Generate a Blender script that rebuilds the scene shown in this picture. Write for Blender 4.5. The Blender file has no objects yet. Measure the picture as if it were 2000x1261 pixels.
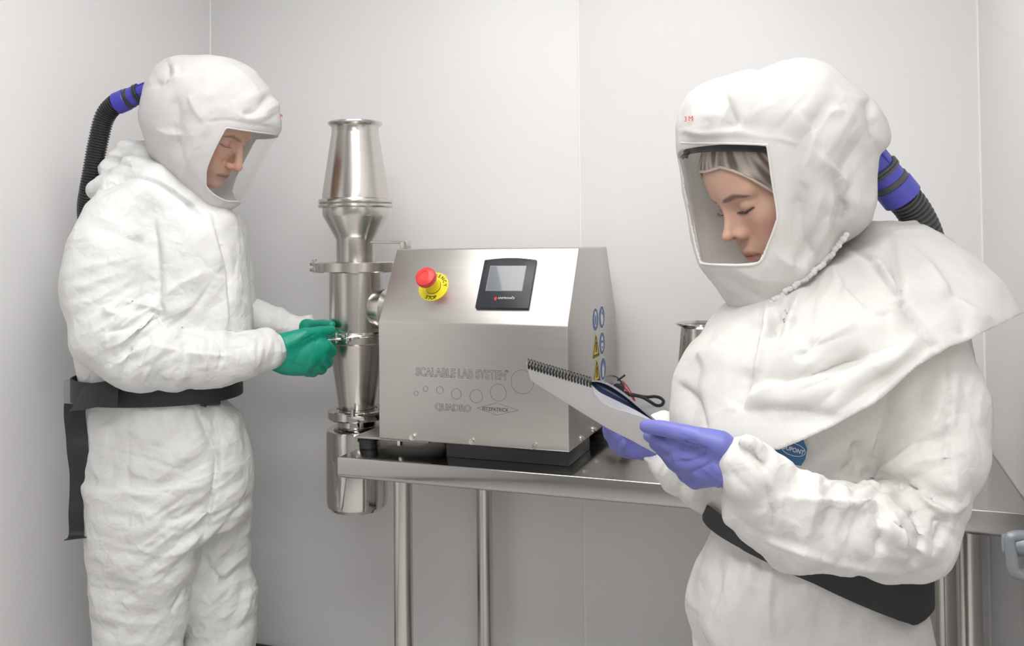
import bpy, bmesh, math, random
import numpy as np
from mathutils import Vector, Matrix
random.seed(4); np.random.seed(4)
C = bpy.context.scene.collection
PI = math.pi
# ------------------------------------------------------------------ camera, world, lights, exposure
CF, YAW, PIT, ROL, CPY, CH = 1768.2, math.radians(20.073), math.radians(1.269), math.radians(-0.568), 438.2, 1.423
FW = np.array([-math.sin(YAW), math.cos(YAW), 0.0]); RT = np.array([math.cos(YAW), math.sin(YAW), 0.0]); UP = np.array([0, 0, 1.0])
FW2 = FW*math.cos(PIT)+UP*math.sin(PIT); U2 = UP*math.cos(PIT)-FW*math.sin(PIT)
R3 = RT*math.cos(ROL)+U2*math.sin(ROL); U3 = U2*math.cos(ROL)-RT*math.sin(ROL)
cam_d = bpy.data.cameras.new('camera'); cam = bpy.data.objects.new('camera', cam_d); C.objects.link(cam)
cam.matrix_world = Matrix(((R3[0], U3[0], -FW2[0], 0), (R3[1], U3[1], -FW2[1], 0), (R3[2], U3[2], -FW2[2], CH), (0, 0, 0, 1)))
cam_d.sensor_width = 36; cam_d.lens = CF/2000*36; cam_d.shift_y = (CPY-630.5)/2000; cam_d.clip_start = .02
cam_d.dof.use_dof = False
bpy.context.scene.camera = cam
w = bpy.data.worlds.new('world'); bpy.context.scene.world = w; w.use_nodes = True
w.node_tree.nodes['Background'].inputs[0].default_value = (1, 1, 1, 1); w.node_tree.nodes['Background'].inputs[1].default_value = .1
vs = bpy.context.scene.view_settings
vs.view_transform = 'Standard'; vs.look = 'None'; vs.gamma = 1; vs.exposure = 0.08; vs.use_curve_mapping = False
bpy.context.scene.cycles.max_bounces = 10; bpy.context.scene.cycles.transparent_max_bounces = 16
LIGHTS = [  # name, location, size x, size y, watts, rotation (x,y,z) degrees
    ('ceiling_panel_area', (-.8, 1.4, 2.66), 1.2, .6, 8.5, (0, 0, 0)),
    ('ceiling_panel_area', (-.3, .3, 2.66), 1.2, .6, 17, (0, 0, 0)),
    ('ceiling_panel_area', (.75, -.4, 2.66), .6, 1.2, 6, (0, 0, 0)),
    ('flash_area', (.1, -.7, 2.0), .8, .6, 6.5, (72, 0, 5)),
]
for n, l, sx, sy, wt, rr in LIGHTS:
    d = bpy.data.lights.new(n, 'AREA'); d.shape = 'RECTANGLE'; d.size = sx; d.size_y = sy; d.energy = wt; d.color = (1, .996, .998)
    o = bpy.data.objects.new(n, d); o.location = l; o.rotation_euler = [math.radians(a) for a in rr]; C.objects.link(o)

# ------------------------------------------------------------------ pixel helpers (target is 2000x1261)
def ray(px, py): return FW2+R3*(px-1000)/CF-U3*(py-CPY)/CF
def onY(px, py, Y): d = ray(px, py); t = Y/d[1]; return np.array([0, 0, CH])+t*d
def P(px, py, b):  # world point seen at a pixel, at horizontal depth b in front of the camera
    d = ray(px, py); t = b/float(d@FW); return np.array([0, 0, CH])+t*d
def to_px(V):
    q = V-np.array([0, 0, CH]); z = q@FW2; return 1000+CF*(q@R3)/z, CPY-CF*(q@U3)/z

# ------------------------------------------------------------------ object helpers
def tag(o, label=None, cat=None, group=None, kind=None):
    if label: o['label'] = label
    if cat: o['category'] = cat
    if group: o['group'] = group
    if kind: o['kind'] = kind
    return o
def empty(name, loc, label, cat, group=None):
    o = bpy.data.objects.new(name, None); o.location = Vector(loc); C.objects.link(o); bpy.context.view_layer.update(); return tag(o, label, cat, group)
def link(name, me, mat, parent=None, smooth=True):
    if mat is not None:
        me.materials.clear()
        for m in (mat if isinstance(mat, (list, tuple)) else [mat]): me.materials.append(m)
    if smooth is True: me.polygons.foreach_set('use_smooth', [True]*len(me.polygons))
    o = bpy.data.objects.new(name, me); C.objects.link(o)
    if parent is not None:
        o.parent = parent; o.matrix_parent_inverse = par_inv(parent)
    return o
def par_inv(p):
    m = Matrix.Translation(p.location)
    q = p
    while q.parent is not None: q = q.parent; 
    return chain_mat(p).inverted()
def chain_mat(p):
    loc = Matrix.LocRotScale(p.location, p.rotation_euler, p.scale)
    if p.parent is None: return loc
    return chain_mat(p.parent) @ p.matrix_parent_inverse @ loc
def from_np(name, V, F, mat, parent=None, smooth=True):
    me = bpy.data.meshes.new(name); me.from_pydata([tuple(map(float, v)) for v in V], [], [tuple(map(int, f)) for f in F]); me.update()
    return link(name, me, mat, parent, smooth)
def from_bm(name, bm, mat, parent=None, smooth=False):
    me = bpy.data.meshes.new(name); bm.to_mesh(me); bm.free(); return link(name, me, mat, parent, smooth)
def autosmooth(o, ang=35):
    me = o.data; me.polygons.foreach_set('use_smooth', [True]*len(me.polygons))
    bm = bmesh.new(); bm.from_mesh(me)
    for e in bm.edges:
        e.smooth = not (len(e.link_faces) == 2 and e.calc_face_angle(0) > math.radians(ang))
    bm.to_mesh(me); bm.free(); return o
def box(name, lo, hi, mat, parent=None, bev=0, seg=2):
    bm = bmesh.new(); bmesh.ops.create_cube(bm, size=1)
    c = [(a+b)/2 for a, b in zip(lo, hi)]; s = [b-a for a, b in zip(lo, hi)]
    for v in bm.verts: v.co = Vector([v.co[i]*s[i]+c[i] for i in range(3)])
    if bev: bmesh.ops.bevel(bm, geom=list(bm.edges), offset=bev, segments=seg, affect='EDGES', profile=.5)
    o = from_bm(name, bm, mat, parent)
    return autosmooth(o) if bev else o
def prism(name, pts, axis, a, b, mat, parent=None, bev=0, seg=2):
    """extrude a 2D outline: axis 0 -> pts are (y,z), axis 1 -> (x,z), axis 2 -> (x,y)"""
    bm = bmesh.new()
    def mk(p, t): return {0: (t, p[0], p[1]), 1: (p[0], t, p[1]), 2: (p[0], p[1], t)}[axis]
    A = [bm.verts.new(mk(p, a)) for p in pts]; B = [bm.verts.new(mk(p, b)) for p in pts]
    bm.faces.new(A); bm.faces.new(B[::-1]); n = len(pts)
    for i in range(n): bm.faces.new((A[i], B[i], B[(i+1) % n], A[(i+1) % n]))
    bmesh.ops.recalc_face_normals(bm, faces=bm.faces)
    if bev: bmesh.ops.bevel(bm, geom=list(bm.edges), offset=bev, segments=seg, affect='EDGES', profile=.5)
    o = from_bm(name, bm, mat, parent); return autosmooth(o) if bev else o
def lathe(name, prof, mat, parent=None, center=(0, 0, 0), axis='z', n=64, ang=30, closed=False):
    V = []; F = []
    m = len(prof)
    for i in range(n):
        t = 2*PI*i/n
        for r_, z in prof:
            v = Vector((r_*math.cos(t), r_*math.sin(t), z))
            if isinstance(axis, Matrix): v = axis @ v
            elif axis == 'x': v = Vector((v.z, v.x, v.y))
            elif axis == 'y': v = Vector((v.x, v.z, v.y))
            V.append(v+Vector(center))
    for i in range(n):
        j = (i+1) % n
        for k in range(m-1 if not closed else m): k2 = (k+1) % m; F.append((i*m+k, j*m+k, j*m+k2, i*m+k2))
    me = bpy.data.meshes.new(name); me.from_pydata(V, [], F)
    bm = bmesh.new(); bm.from_mesh(me); bmesh.ops.remove_doubles(bm, verts=bm.verts, dist=1e-6); bmesh.ops.recalc_face_normals(bm, faces=bm.faces); bm.to_mesh(me); bm.free()
    return autosmooth(link(name, me, mat, parent), ang)
def smooth_path(pts, n=8):
    pts = [np.array(p, float) for p in pts]; out = []
    q = [2*pts[0]-pts[1]]+pts+[2*pts[-1]-pts[-2]]
    for i in range(1, len(q)-2):
        for k in range(n):
            t = k/n; out.append(.5*((2*q[i])+(-q[i-1]+q[i+1])*t+(2*q[i-1]-5*q[i]+4*q[i+1]-q[i+2])*t*t+(-q[i-1]+3*q[i]-3*q[i+1]+q[i+2])*t**3))
    out.append(pts[-1]); return out
def frames(pts):
    pts = [np.array(p, float) for p in pts]; T = []
    for i in range(len(pts)):
        t = pts[min(i+1, len(pts)-1)]-pts[max(i-1, 0)]; T.append(t/np.linalg.norm(t))
    a = np.array([0, 0, 1.0]) if abs(T[0][2]) < .9 else np.array([1.0, 0, 0])
    N = []; nrm = np.cross(T[0], a); nrm /= np.linalg.norm(nrm)
    for t in T: nrm = nrm-t*(nrm@t); nrm /= np.linalg.norm(nrm); N.append(nrm)
    return pts, T, N
def tube(name, pts, r, mat, parent=None, n=12, closed=False, cap=True):
    pts, T, N = frames(pts); V = []; F = []
    rr = r if hasattr(r, '__len__') else [r]*len(pts)
    for p, t, a, q in zip(pts, T, N, rr):
        b = np.cross(t, a)
        for k in range(n): th = 2*PI*k/n; V.append(p+q*(a*math.cos(th)+b*math.sin(th)))
    m = len(pts)
    for i in range(m-1+(1 if closed else 0)):
        i2 = (i+1) % m
        for k in range(n): F.append((i*n+k, i*n+(k+1) % n, i2*n+(k+1) % n, i2*n+k))
    if cap and not closed: F.append(tuple(range(n))[::-1]); F.append(tuple((m-1)*n+k for k in range(n)))
    return autosmooth(from_np(name, V, F, mat, parent), 50)
def strip(name, pts, wid, th, mat, parent=None, updir=None):
    """a flat band along pts; wid/th scalars or lists, wide direction = updir (or list)"""
    pts = [np.array(p, float) for p in pts]; m = len(pts); V = []; F = []
    for i, p in enumerate(pts):
        t = pts[min(i+1, m-1)]-pts[max(i-1, 0)]; t /= np.linalg.norm(t)
        u_ = np.array(updir[i] if isinstance(updir, list) else updir, float); u_ = u_-t*(u_@t); u_ /= np.linalg.norm(u_); s = np.cross(t, u_)
        w_ = wid[i] if hasattr(wid, '__len__') else wid
        for a, b in ((-1, -1), (1, -1), (1, 1), (-1, 1)): V.append(p+u_*a*w_/2+s*b*th/2)
    for i in range(m-1):
        for k in range(4): F.append((i*4+k, i*4+(k+1) % 4, (i+1)*4+(k+1) % 4, (i+1)*4+k))
    F.append((3, 2, 1, 0)); F.append(tuple((m-1)*4+k for k in range(4)))
    o = from_np(name, V, F, mat, parent); return autosmooth(o, 50)
def bolt(name, p, d, r, mat, parent, h=.006):
    """hex bolt head with washer at p, axis d"""
    d = Vector(d).normalized(); q = d.to_track_quat('Z', 'Y').to_matrix().to_4x4(); q.translation = Vector(p)
    bm = bmesh.new()
    bmesh.ops.create_cone(bm, cap_ends=True, segments=20, radius1=r*1.25, radius2=r*1.25, depth=.0015, matrix=q @ Matrix.Translation((0, 0, .0007)))
    bmesh.ops.create_cone(bm, cap_ends=True, segments=6, radius1=r, radius2=r*.93, depth=h, matrix=q @ Matrix.Translation((0, 0, .0015+h/2)))
    return from_bm(name, bm, mat, parent)
def text(name, s, size, M, mat, parent, outline=0, offset=0, extrude=.0002, align='LEFT', spacing=1.0):
    cu = bpy.data.curves.new(name, 'FONT'); cu.body = s; cu.size = size; cu.align_x = align; cu.space_character = spacing
    if outline: cu.fill_mode = 'NONE'; cu.bevel_depth = outline; cu.bevel_resolution = 0; cu.resolution_u = 3
    else: cu.extrude = extrude; cu.resolution_u = 3
    cu.offset = offset
    t = bpy.data.objects.new(name, cu); C.objects.link(t); bpy.context.view_layer.update()
    me = bpy.data.meshes.new_from_object(t.evaluated_get(bpy.context.evaluated_depsgraph_get()))
    bpy.data.objects.remove(t); me.transform(M)
    return link(name, me, mat, parent, smooth=False)
def basis(origin, ex, ey):
    ex = Vector(ex).normalized(); ey = Vector(ey); ey = (ey-ex*ey.dot(ex)).normalized(); ez = ex.cross(ey)
    m = Matrix((ex, ey, ez)).transposed().to_4x4(); m.translation = Vector(origin); return m

# ------------------------------------------------------------------ materials
def mat(name, col, rough=.5, metal=0, noise=None, bump=None, trans=0, alpha=1, coat=0, spec=None, emit=None, sss=0, aniso=0):
    m = bpy.data.materials.new(name); m.use_nodes = True; nt = m.node_tree; b = nt.nodes['Principled BSDF']
    b.inputs['Base Color'].default_value = (*col, 1); b.inputs['Roughness'].default_value = rough; b.inputs['Metallic'].default_value = metal
    b.inputs['Transmission Weight'].default_value = trans; b.inputs['Coat Weight'].default_value = coat
    if spec is not None: b.inputs['Specular IOR Level'].default_value = spec
    if sss: b.inputs['Subsurface Weight'].default_value = sss; b.inputs['Subsurface Radius'].default_value = (.012, .006, .003)
    if aniso: b.inputs['Anisotropic'].default_value = aniso
    if emit: b.inputs['Emission Color'].default_value = (*emit[0], 1); b.inputs['Emission Strength'].default_value = emit[1]
    tc = nt.nodes.new('ShaderNodeTexCoord')
    def mapped(scale):
        mp = nt.nodes.new('ShaderNodeMapping'); mp.inputs['Scale'].default_value = scale if hasattr(scale, '__len__') else (scale,)*3
        nt.links.new(tc.outputs['Object'], mp.inputs[0]); return mp.outputs[0]
    if noise:  # (scale, amount, detail)
        nz = nt.nodes.new('ShaderNodeTexNoise'); nz.inputs['Scale'].default_value = 1; nz.inputs['Detail'].default_value = 4
        nt.links.new(mapped(noise[0]), nz.inputs['Vector'])
        mr = nt.nodes.new('ShaderNodeMapRange'); mr.inputs['To Min'].default_value = 1-noise[1]; mr.inputs['To Max'].default_value = 1+noise[1]
        nt.links.new(nz.outputs['Fac'], mr.inputs[0])
        vm = nt.nodes.new('ShaderNodeVectorMath'); vm.operation = 'SCALE'; vm.inputs[0].default_value = col
        nt.links.new(mr.outputs[0], vm.inputs['Scale']); nt.links.new(vm.outputs[0], b.inputs['Base Color'])
        if len(noise) > 2:
            m2 = nt.nodes.new('ShaderNodeMapRange'); m2.inputs['To Min'].default_value = rough-noise[2]; m2.inputs['To Max'].default_value = rough+noise[2]
            nt.links.new(nz.outputs['Fac'], m2.inputs[0]); nt.links.new(m2.outputs[0], b.inputs['Roughness'])
    if bump:  # (scale, distance, strength)
        nz = nt.nodes.new('ShaderNodeTexNoise'); nz.inputs['Scale'].default_value = 1; nz.inputs['Detail'].default_value = 5
        nt.links.new(mapped(bump[0]), nz.inputs['Vector'])
        bp = nt.nodes.new('ShaderNodeBump'); bp.inputs['Distance'].default_value = bump[1]; bp.inputs['Strength'].default_value = bump[2]
        nt.links.new(nz.outputs['Fac'], bp.inputs['Height']); nt.links.new(bp.outputs[0], b.inputs['Normal'])
    return m
def fabric(name, col, dist=.0012, scale=22, rough=.62, fine=1.0, weave=False, stretch=(1, 1, 1)):
    """crisp nonwoven cloth: creases from ridged noise and tilted voronoi facets, as fine relief"""
    m = bpy.data.materials.new(name); m.use_nodes = True; nt = m.node_tree; b = nt.nodes['Principled BSDF']; L = nt.links.new; N = nt.nodes.new
    b.inputs['Base Color'].default_value = (*col, 1); b.inputs['Roughness'].default_value = rough; b.inputs['Specular IOR Level'].default_value = .35
    b.inputs['Subsurface Weight'].default_value = .12; b.inputs['Subsurface Radius'].default_value = (.01, .01, .01)
    tc = N('ShaderNodeTexCoord'); mp = N('ShaderNodeMapping'); mp.inputs['Scale'].default_value = stretch; L(tc.outputs['Object'], mp.inputs[0])
    wn = N('ShaderNodeTexNoise'); wn.inputs['Scale'].default_value = 5; wn.inputs['Detail'].default_value = 2; L(mp.outputs[0], wn.inputs['Vector'])
    mx = N('ShaderNodeVectorMath'); mx.operation = 'MULTIPLY_ADD'; mx.inputs[1].default_value = (.05, .05, .05); L(wn.outputs['Color'], mx.inputs[0]); L(mp.outputs[0], mx.inputs[2])
    hs = []
    for sc, am in ((scale*.42, 2.2), (scale*1.05, 1.0), (scale*2.4, .22*fine)):
        vo = N('ShaderNodeTexVoronoi'); vo.feature = 'DISTANCE_TO_EDGE'; vo.inputs['Scale'].default_value = sc; L(mx.outputs[0], vo.inputs['Vector'])
        q = N('ShaderNodeMath'); q.operation = 'MULTIPLY'; q.inputs[1].default_value = am; L(vo.outputs['Distance'], q.inputs[0]); hs.append(q)
    for sc, am in ((scale*.6, 1.2), (scale*2.6, .12*fine)):
        nz = N('ShaderNodeTexNoise'); nz.inputs['Scale'].default_value = sc; nz.inputs['Detail'].default_value = 1; L(mx.outputs[0], nz.inputs['Vector'])
        s = N('ShaderNodeMath'); s.operation = 'SUBTRACT'; s.inputs[1].default_value = .5; L(nz.outputs['Fac'], s.inputs[0])
        a = N('ShaderNodeMath'); a.operation = 'ABSOLUTE'; L(s.outputs[0], a.inputs[0])
        q = N('ShaderNodeMath'); q.operation = 'MULTIPLY'; q.inputs[1].default_value = -3*am; L(a.outputs[0], q.inputs[0]); hs.append(q)
    acc = hs[0]
    for h_ in hs[1:]:
        ad = N('ShaderNodeMath'); L(acc.outputs[0], ad.inputs[0]); L(h_.outputs[0], ad.inputs[1]); acc = ad
    bp = N('ShaderNodeBump'); bp.inputs['Distance'].default_value = dist; bp.inputs['Strength'].default_value = 1; L(acc.outputs[0], bp.inputs['Height'])
    L(bp.outputs[0], b.inputs['Normal']); return m
M_wall = mat('wall_panel_enamel', (.84, .832, .83), .38, noise=((1.2, 1.2, .8), .012), bump=((90, 90, 90), .0004, .15), spec=.4)
M_wallg = mat('grey_wall', (.52, .51, .50), .5)
M_caulk = mat('white_caulk', (.93, .93, .92), .5)
M_floor = mat('floor_vinyl', (.62, .61, .60), .4, noise=((6, 6, 6), .1))
M_base = mat('dark_cove_base', (.07, .06, .058), .5)
M_ceil = mat('ceiling_tile', (.82, .82, .82), .7)
M_steel = mat('brushed_steel', (.60, .575, .545), .33, 1, noise=((2.5, 2.5, 260), .05, .05), bump=((3, 3, 420), .00006, .5))
M_steelv = mat('brushed_steel_side', (.60, .575, .545), .33, 1, noise=((200, 200, 2.5), .04, .05), bump=((350, 350, 3), .00005, .5))
M_turn = mat('turned_steel', (.66, .63, .59), .23, 1, noise=((3, 3, 300), .04, .04), bump=((2, 2, 500), .00004, .4))
M_polish = mat('polished_steel', (.68, .655, .62), .09, 1, noise=((8, 8, 3), .03), bump=((9, 9, 4), .0006, .35))
M_chrome = mat('bright_bolt_steel', (.78, .76, .72), .14, 1)
M_top = mat('table_top_steel', (.50, .49, .475), .14, 1, noise=((3, 220, 10), .05, .05))
M_edge = mat('table_edge_steel', (.50, .485, .47), .36, 1, noise=((3, 3, 260), .04, .04))
M_dark = mat('dark_steel', (.035, .035, .037), .35, .5)
M_rubber = mat('black_rubber', (.018, .018, .02), .5)
M_black = mat('black_plastic', (.022, .024, .03), .38)
M_screen = mat('screen_glass', (.13, .145, .16), .22, coat=.6)
M_engr = mat('engraved_line', (.10, .095, .09), .6, .3)
M_white = mat('white_print', (.85, .85, .85), .5)
M_red = mat('red_plastic', (.75, .055, .05), .38, spec=.5)
M_redp = mat('red_print', (.7, .04, .04), .5)
M_yel = mat('yellow_plastic', (.85, .72, .02), .4)
M_yels = mat('yellow_sticker', (.83, .62, .06), .5)
M_blues = mat('blue_sticker', (.09, .17, .36), .5)
M_ink = mat('black_print', (.02, .02, .02), .6)
M_tagr = mat('red_tag', (.72, .14, .16), .5)
# ------------------------------------------------------------------ room
XL, XR, YB, ZC = -2.054, .335, 2.584, 2.7
def struct(o): o['kind'] = 'structure'; return o
struct(box('floor', (XL-.1, -2.4, -.05), (1.7, YB+.1, 0), M_floor))
struct(box('ceiling', (XL-.1, -2.4, ZC), (1.7, YB+.1, ZC+.05), M_ceil))
XS = -.729
# back wall of two enamelled panels with a caulked joint
wb = struct(box('wall_back', (XL-.1, YB+.012, 0), (XR+.1, YB+.1, ZC), M_caulk))
box('wall_panel', (XL, YB, 0), (XS-.0025, YB+.03, ZC), M_wall, wb, .0015)
box('wall_panel', (XS+.0025, YB, 0), (XR, YB+.03, ZC), M_wall, wb, .0015)
box('joint_seal', (XS-.0025, YB+.001, 0), (XS+.0025, YB+.02, ZC), M_caulk, wb)
wl = struct(box('wall_left', (XL-.1, -2.4, 0), (XL, YB+.1, ZC), M_wall))
wr = struct(box('wall_right', (XR, .95, 0), (XR+.1, YB+.1, ZC), M_wall))
struct(box('wall_return', (XR+.1, .95, 0), (1.7, 1.05, ZC), M_wall))
struct(box('wall_side', (1.6, -2.4, 0), (1.7, .95, ZC), M_wall))
struct(box('wall_front', (XL-.1, -2.4, 0), (1.7, -2.3, ZC), M_wallg))
def cove(name, x, y, s): # corner sealant bead
    return struct(lathe(name, [(.0045, 0), (.0045, ZC)], M_caulk, None, (x, y, 0), n=12))
cove('trim_1', XL, YB, 1); cove('trim_2', XR, YB, 1)
struct(box('baseboard_back', (XL, YB-.012, 0), (XR, YB, .096), M_base, None, .004))
struct(box('baseboard_left', (XL, -2.3, 0), (XL+.012, YB-.012, .096), M_base, None, .004))
struct(box('baseboard_right', (XR-.012, .95, 0), (XR, YB-.012, .096), M_base, None, .004))

# ------------------------------------------------------------------ table
TX0, TX1, TY0, TY1, TZ, TT = -1.188, XR-.003, 1.973, YB-.002, .9, .052
tbl = empty('work_table', ((TX0+TX1)/2, 2.28, 0), 'long stainless steel work table with round tubular legs under the machine', 'table')
def tabletop():
    bm = bmesh.new(); z0 = TZ-TT
    bmesh.ops.create_cube(bm, size=1)
    lo = (TX0, TY0, z0); hi = (TX1, TY1, TZ)
    for v in bm.verts: v.co = Vector([(v.co[i]+.5)*(hi[i]-lo[i])+lo[i] for i in range(3)])
    e = [e for e in bm.edges if all(abs(v.co.x-TX0) < 1e-5 for v in e.verts) or all(abs(v.co.y-TY0) < 1e-5 for v in e.verts)]
    lowe = [x for x in e if all(v.co.z < z0+.001 for v in x.verts) or abs(x.verts[0].co.z-x.verts[1].co.z) > .01 and False]
    bmesh.ops.bevel(bm, geom=lowe, offset=.011, segments=6, affect='EDGES', profile=.5)
    e = [e for e in bm.edges if all(v.co.z > TZ-1e-5 for v in e.verts) and (all(abs(v.co.x-TX0) < 1e-5 for v in e.verts) or all(abs(v.co.y-TY0) < 1e-5 for v in e.verts))]
    bmesh.ops.bevel(bm, geom=e, offset=.004, segments=4, affect='EDGES', profile=.5)
    bm.faces.ensure_lookup_table()
    for f_ in bm.faces: f_.material_index = 0 if f_.normal.z > .7 else 1
    return autosmooth(from_bm('tabletop', bm, [M_top, M_edge], tbl), 40)
tabletop()
for lx, ly in ((-1.045, 2.045), (-1.012, 2.505), (.228, 2.045), (.225, 2.5)):
    r_ = .0235 if ly < 2.3 else .024
    lg = lathe('leg', [(r_, .06), (r_, TZ-TT+.004)], M_turn, tbl, (lx, ly, 0), n=40)
    lathe('foot', [(0, .0), (.022, 0), (.024, .012), (.012, .03), (.012, .062), (0, .062)], M_dark, lg, (lx, ly, 0), n=24)
    lathe('socket', [(r_+.004, TZ-TT-.045), (r_+.004, TZ-TT), (r_+.012, TZ-TT+.002)], M_turn, lg, (lx, ly, 0), n=40) if False else None
#box('lower_rail', (-1.04, 2.49, .22), (.22, 2.51, .26), M_edge, tbl, .004)

# ------------------------------------------------------------------ machine
mc = empty('lab_mill_console', (-.86, 2.28, TZ), 'stainless steel lab machine console with sloped control face on the table', 'machine')
MX0, MX1 = -1.113, -.61
side = [(2.047, .935), (2.047, 1.23), (2.153, 1.414), (2.425, 1.414), (2.522, 1.232), (2.522, .935)]
hb = prism('housing', side, 0, MX0, MX1, M_steel, mc, .0035, 3)
for p in hb.data.polygons: pass
hb.data.materials.append(M_steelv)
for p in hb.data.polygons:
    if abs(p.normal.x) > .9: p.material_index = 1
ext = (2.047+.001)
box('base_frame', (-.93, 2.056, TZ+.0005), (MX1-.004, 2.24, .9345), M_dark, mc, .001)
box('base_plate', (-1.19, 2.06, .929), (-.98, 2.25, .9348), M_edge, mc, .001)
for fx, fy in ((-1.165, 2.085), (-1.03, 2.3), (-.66, 2.46), (-1.1, 2.46)):
    lathe('rubber_foot', [(0, TZ), (.021, TZ), (.023, TZ+.003), (.023, TZ+.025), (.02, .929), (0, .929)], M_rubber, mc, (fx, fy, 0), n=32)
lathe('levelling_stud', [(0, .917), (.0075, .917), (.0075, .9352), (0, .9352)], M_chrome, mc, (onY(781, 866, 2.07)[0], 2.07, 0), n=6, ang=20)
for px, py in ((805, 855), (921, 862), (1044, 871)): q = onY(px, py, 2.047); bolt('panel_bolt', (q[0], 2.047, .9438), (0, -1, 0), .006, M_chrome, mc)
for yy in (2.147, 2.262): bolt('panel_bolt', (MX1, yy, .9475), (1, 0, 0), .006, M_chrome, mc)
# engraving on the lower front
def fr(px, py): q = onY(px, py, 2.0466); return Vector((q[0], 2.0466, q[2]))
EX, EZ = Vector((1, 0, 0)), Vector((0, 0, 1))
text('engraved_lettering', 'SCALABLE LAB SYSTEM', .0298, basis((-1.0075, 2.0466, 1.0983), EX, EZ) @ Matrix.Diagonal((.765, 1, 1, 1)), M_engr, mc, outline=.00033, offset=.0006, spacing=1.04)
text('engraved_lettering', 'TM', .008, basis((-.768, 2.0466, 1.1155), EX, EZ) @ Matrix.Diagonal((.7, 1, 1, 1)), M_engr, mc, outline=.0002)
text('engraved_lettering', 'QUADRO', .0222, basis((-.956, 2.0466, 1.0167), EX, EZ) @ Matrix.Diagonal((1.0, 1, 1, 1)), M_engr, mc, outline=.0003, offset=.0006)
text('engraved_lettering', 'FITZPATRICK', .0122, basis((-.8295, 2.0466, 1.0215), EX, EZ) @ Matrix.Diagonal((.93, 1, 1, 1)), M_engr, mc, offset=.0001)
for px, py, rp in ((812.5, 767.5, 4.3), (831, 759, 5), (859, 761.5, 7.2), (891, 769, 10), (930, 773.5, 12.8), (973, 766.5, 16), (1020, 745.5, 22.3)):
    c = fr(px, py); rr = rp*.00128
    tube('engraved_ring', [c+Vector((rr*math.cos(t*2*PI/40), 0, rr*math.sin(t*2*PI/40))) for t in range(40)], .00035, M_engr, mc, n=5, closed=True)
dm = [fr(932, 796.5), fr(970, 786.5), fr(1012, 801), fr(971, 810.5)]
for i in range(4): tube('engraved_line', [dm[i], dm[(i+1) % 4]], .00035, M_engr, mc, n=5)
# control face
SD = Vector((0, 2.153-2.047, 1.414-1.23)).normalized(); SO = Vector((0, 2.047, 1.23)); SN = Vector((0, -SD.z, SD.y))
def sl(x, s, h=0): return Vector((x, 0, 0))+SO+SD*s+SN*h
def slab(name, pts, h0, h1, m, parent, bev=0):
    bm = bmesh.new(); A = [bm.verts.new(sl(x, s, h0)) for x, s in pts]; B = [bm.verts.new(sl(x, s, h1)) for x, s in pts]; n = len(pts)
    bm.faces.new(A); bm.faces.new(B[::-1])
    for i in range(n): bm.faces.new((A[i], B[i], B[(i+1) % n], A[(i+1) % n]))
    bmesh.ops.recalc_face_normals(bm, faces=bm.faces)
    if bev: bmesh.ops.bevel(bm, geom=list(bm.edges), offset=bev, segments=2, affect='EDGES', profile=.5)
    o = from_bm(name, bm, m, parent); return autosmooth(o) if bev else o
x0, x1, s0, s1 = -.852, -.713, .040, .178
ptsp = [(x0, s0), (x1, s0), (x1, s1-.004)]+[(x1-(x1-x0)*t/10, s1-.004+.006*math.sin(PI*t/10)) for t in range(1, 10)]+[(x0, s1-.004)]
pn = slab('display_panel', ptsp, 0, .009, M_black, mc, .0018)
slab('screen_border', [(-.8325, .0865), (-.7365, .0865), (-.7365, .1565), (-.8325, .1565)], .0091, .0094, mat('screen_rim', (.36, .38, .4), .4), pn)
slab('screen', [(-.8315, .0875), (-.7375, .0875), (-.7375, .1555), (-.8315, .1555)], .0094, .0097, M_screen, pn)
text('maker_lettering', 'UNITRONICS', .0072, basis(sl(-.7955, .0647, .0092), EX, SD), M_white, pn)
text('maker_lettering', '®', .0045, basis(sl(-.7600, .0687, .0092), EX, SD), M_white, pn)
for k in range(5):  # small red fan emblem
    a = math.radians(18+36*k); c = sl(-.8015, .0652, .0092)
    tube('emblem', [c+SN*.0002, c+(EX*math.cos(a)+SD*math.sin(a))*.0044+SN*.0002], [.0008, .0012], M_redp, pn, n=6)
lathe('emblem', [(0, .0003), (.003, .0003), (.003, 0)], M_redp, pn, sl(-.8015, .0635, .0092), Matrix((EX, SD, SN)).transposed(), n=16)
# emergency stop
es = sl(-.9805, .101, 0); SM = Matrix((EX, SD, SN)).transposed()
dk = lathe('stop_disc', [(0, 0), (.0405, 0), (.0405, .0012), (0, .0012)], M_yel, mc, es, SM, n=64)
lathe('stop_collar', [(0, .001), (.0195, .001), (.0195, .004), (.018, .005), (.0165, .034), (0, .034)], M_yel, mc, es, SM, n=40)
lathe('stop_ring', [(.0195, .0012), (.0205, .0012), (.0205, .002), (.0195, .002)], M_ink, mc, es, SM, n=40, closed=True)
lathe('stop_button', [(0, .030), (.0155, .030), (.0185, .036), (.0205, .040), (.0265, .0445), (.0272, .052), (.025, .0585), (.018, .0625), (.012, .0632), (.0115, .0618), (0, .0615)], M_red, mc, es, SM, n=48)
def arc_text(s, rad, a0, a1, size, flip):
    for i, ch in enumerate(s):
        a = math.radians(a0+(a1-a0)*i/(len(s)-1)); c = sl(-.9805, .101, .0013)+EX*rad*math.cos(a)+SD*rad*math.sin(a)
        rd = EX*math.cos(a)+SD*math.sin(a); tg = EX*math.sin(a)-SD*math.cos(a)
        ex, ey = (tg, rd) if not flip else (-tg, -rd)
        text('stop_lettering', ch, size, basis(c, ex, ey), M_ink, dk, align='CENTER', offset=.0003)
arc_text('EMERGENCY', .0275, 172, 8, .0125, False); arc_text('STOP', .0365, 248, 292, .0135, True)
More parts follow.
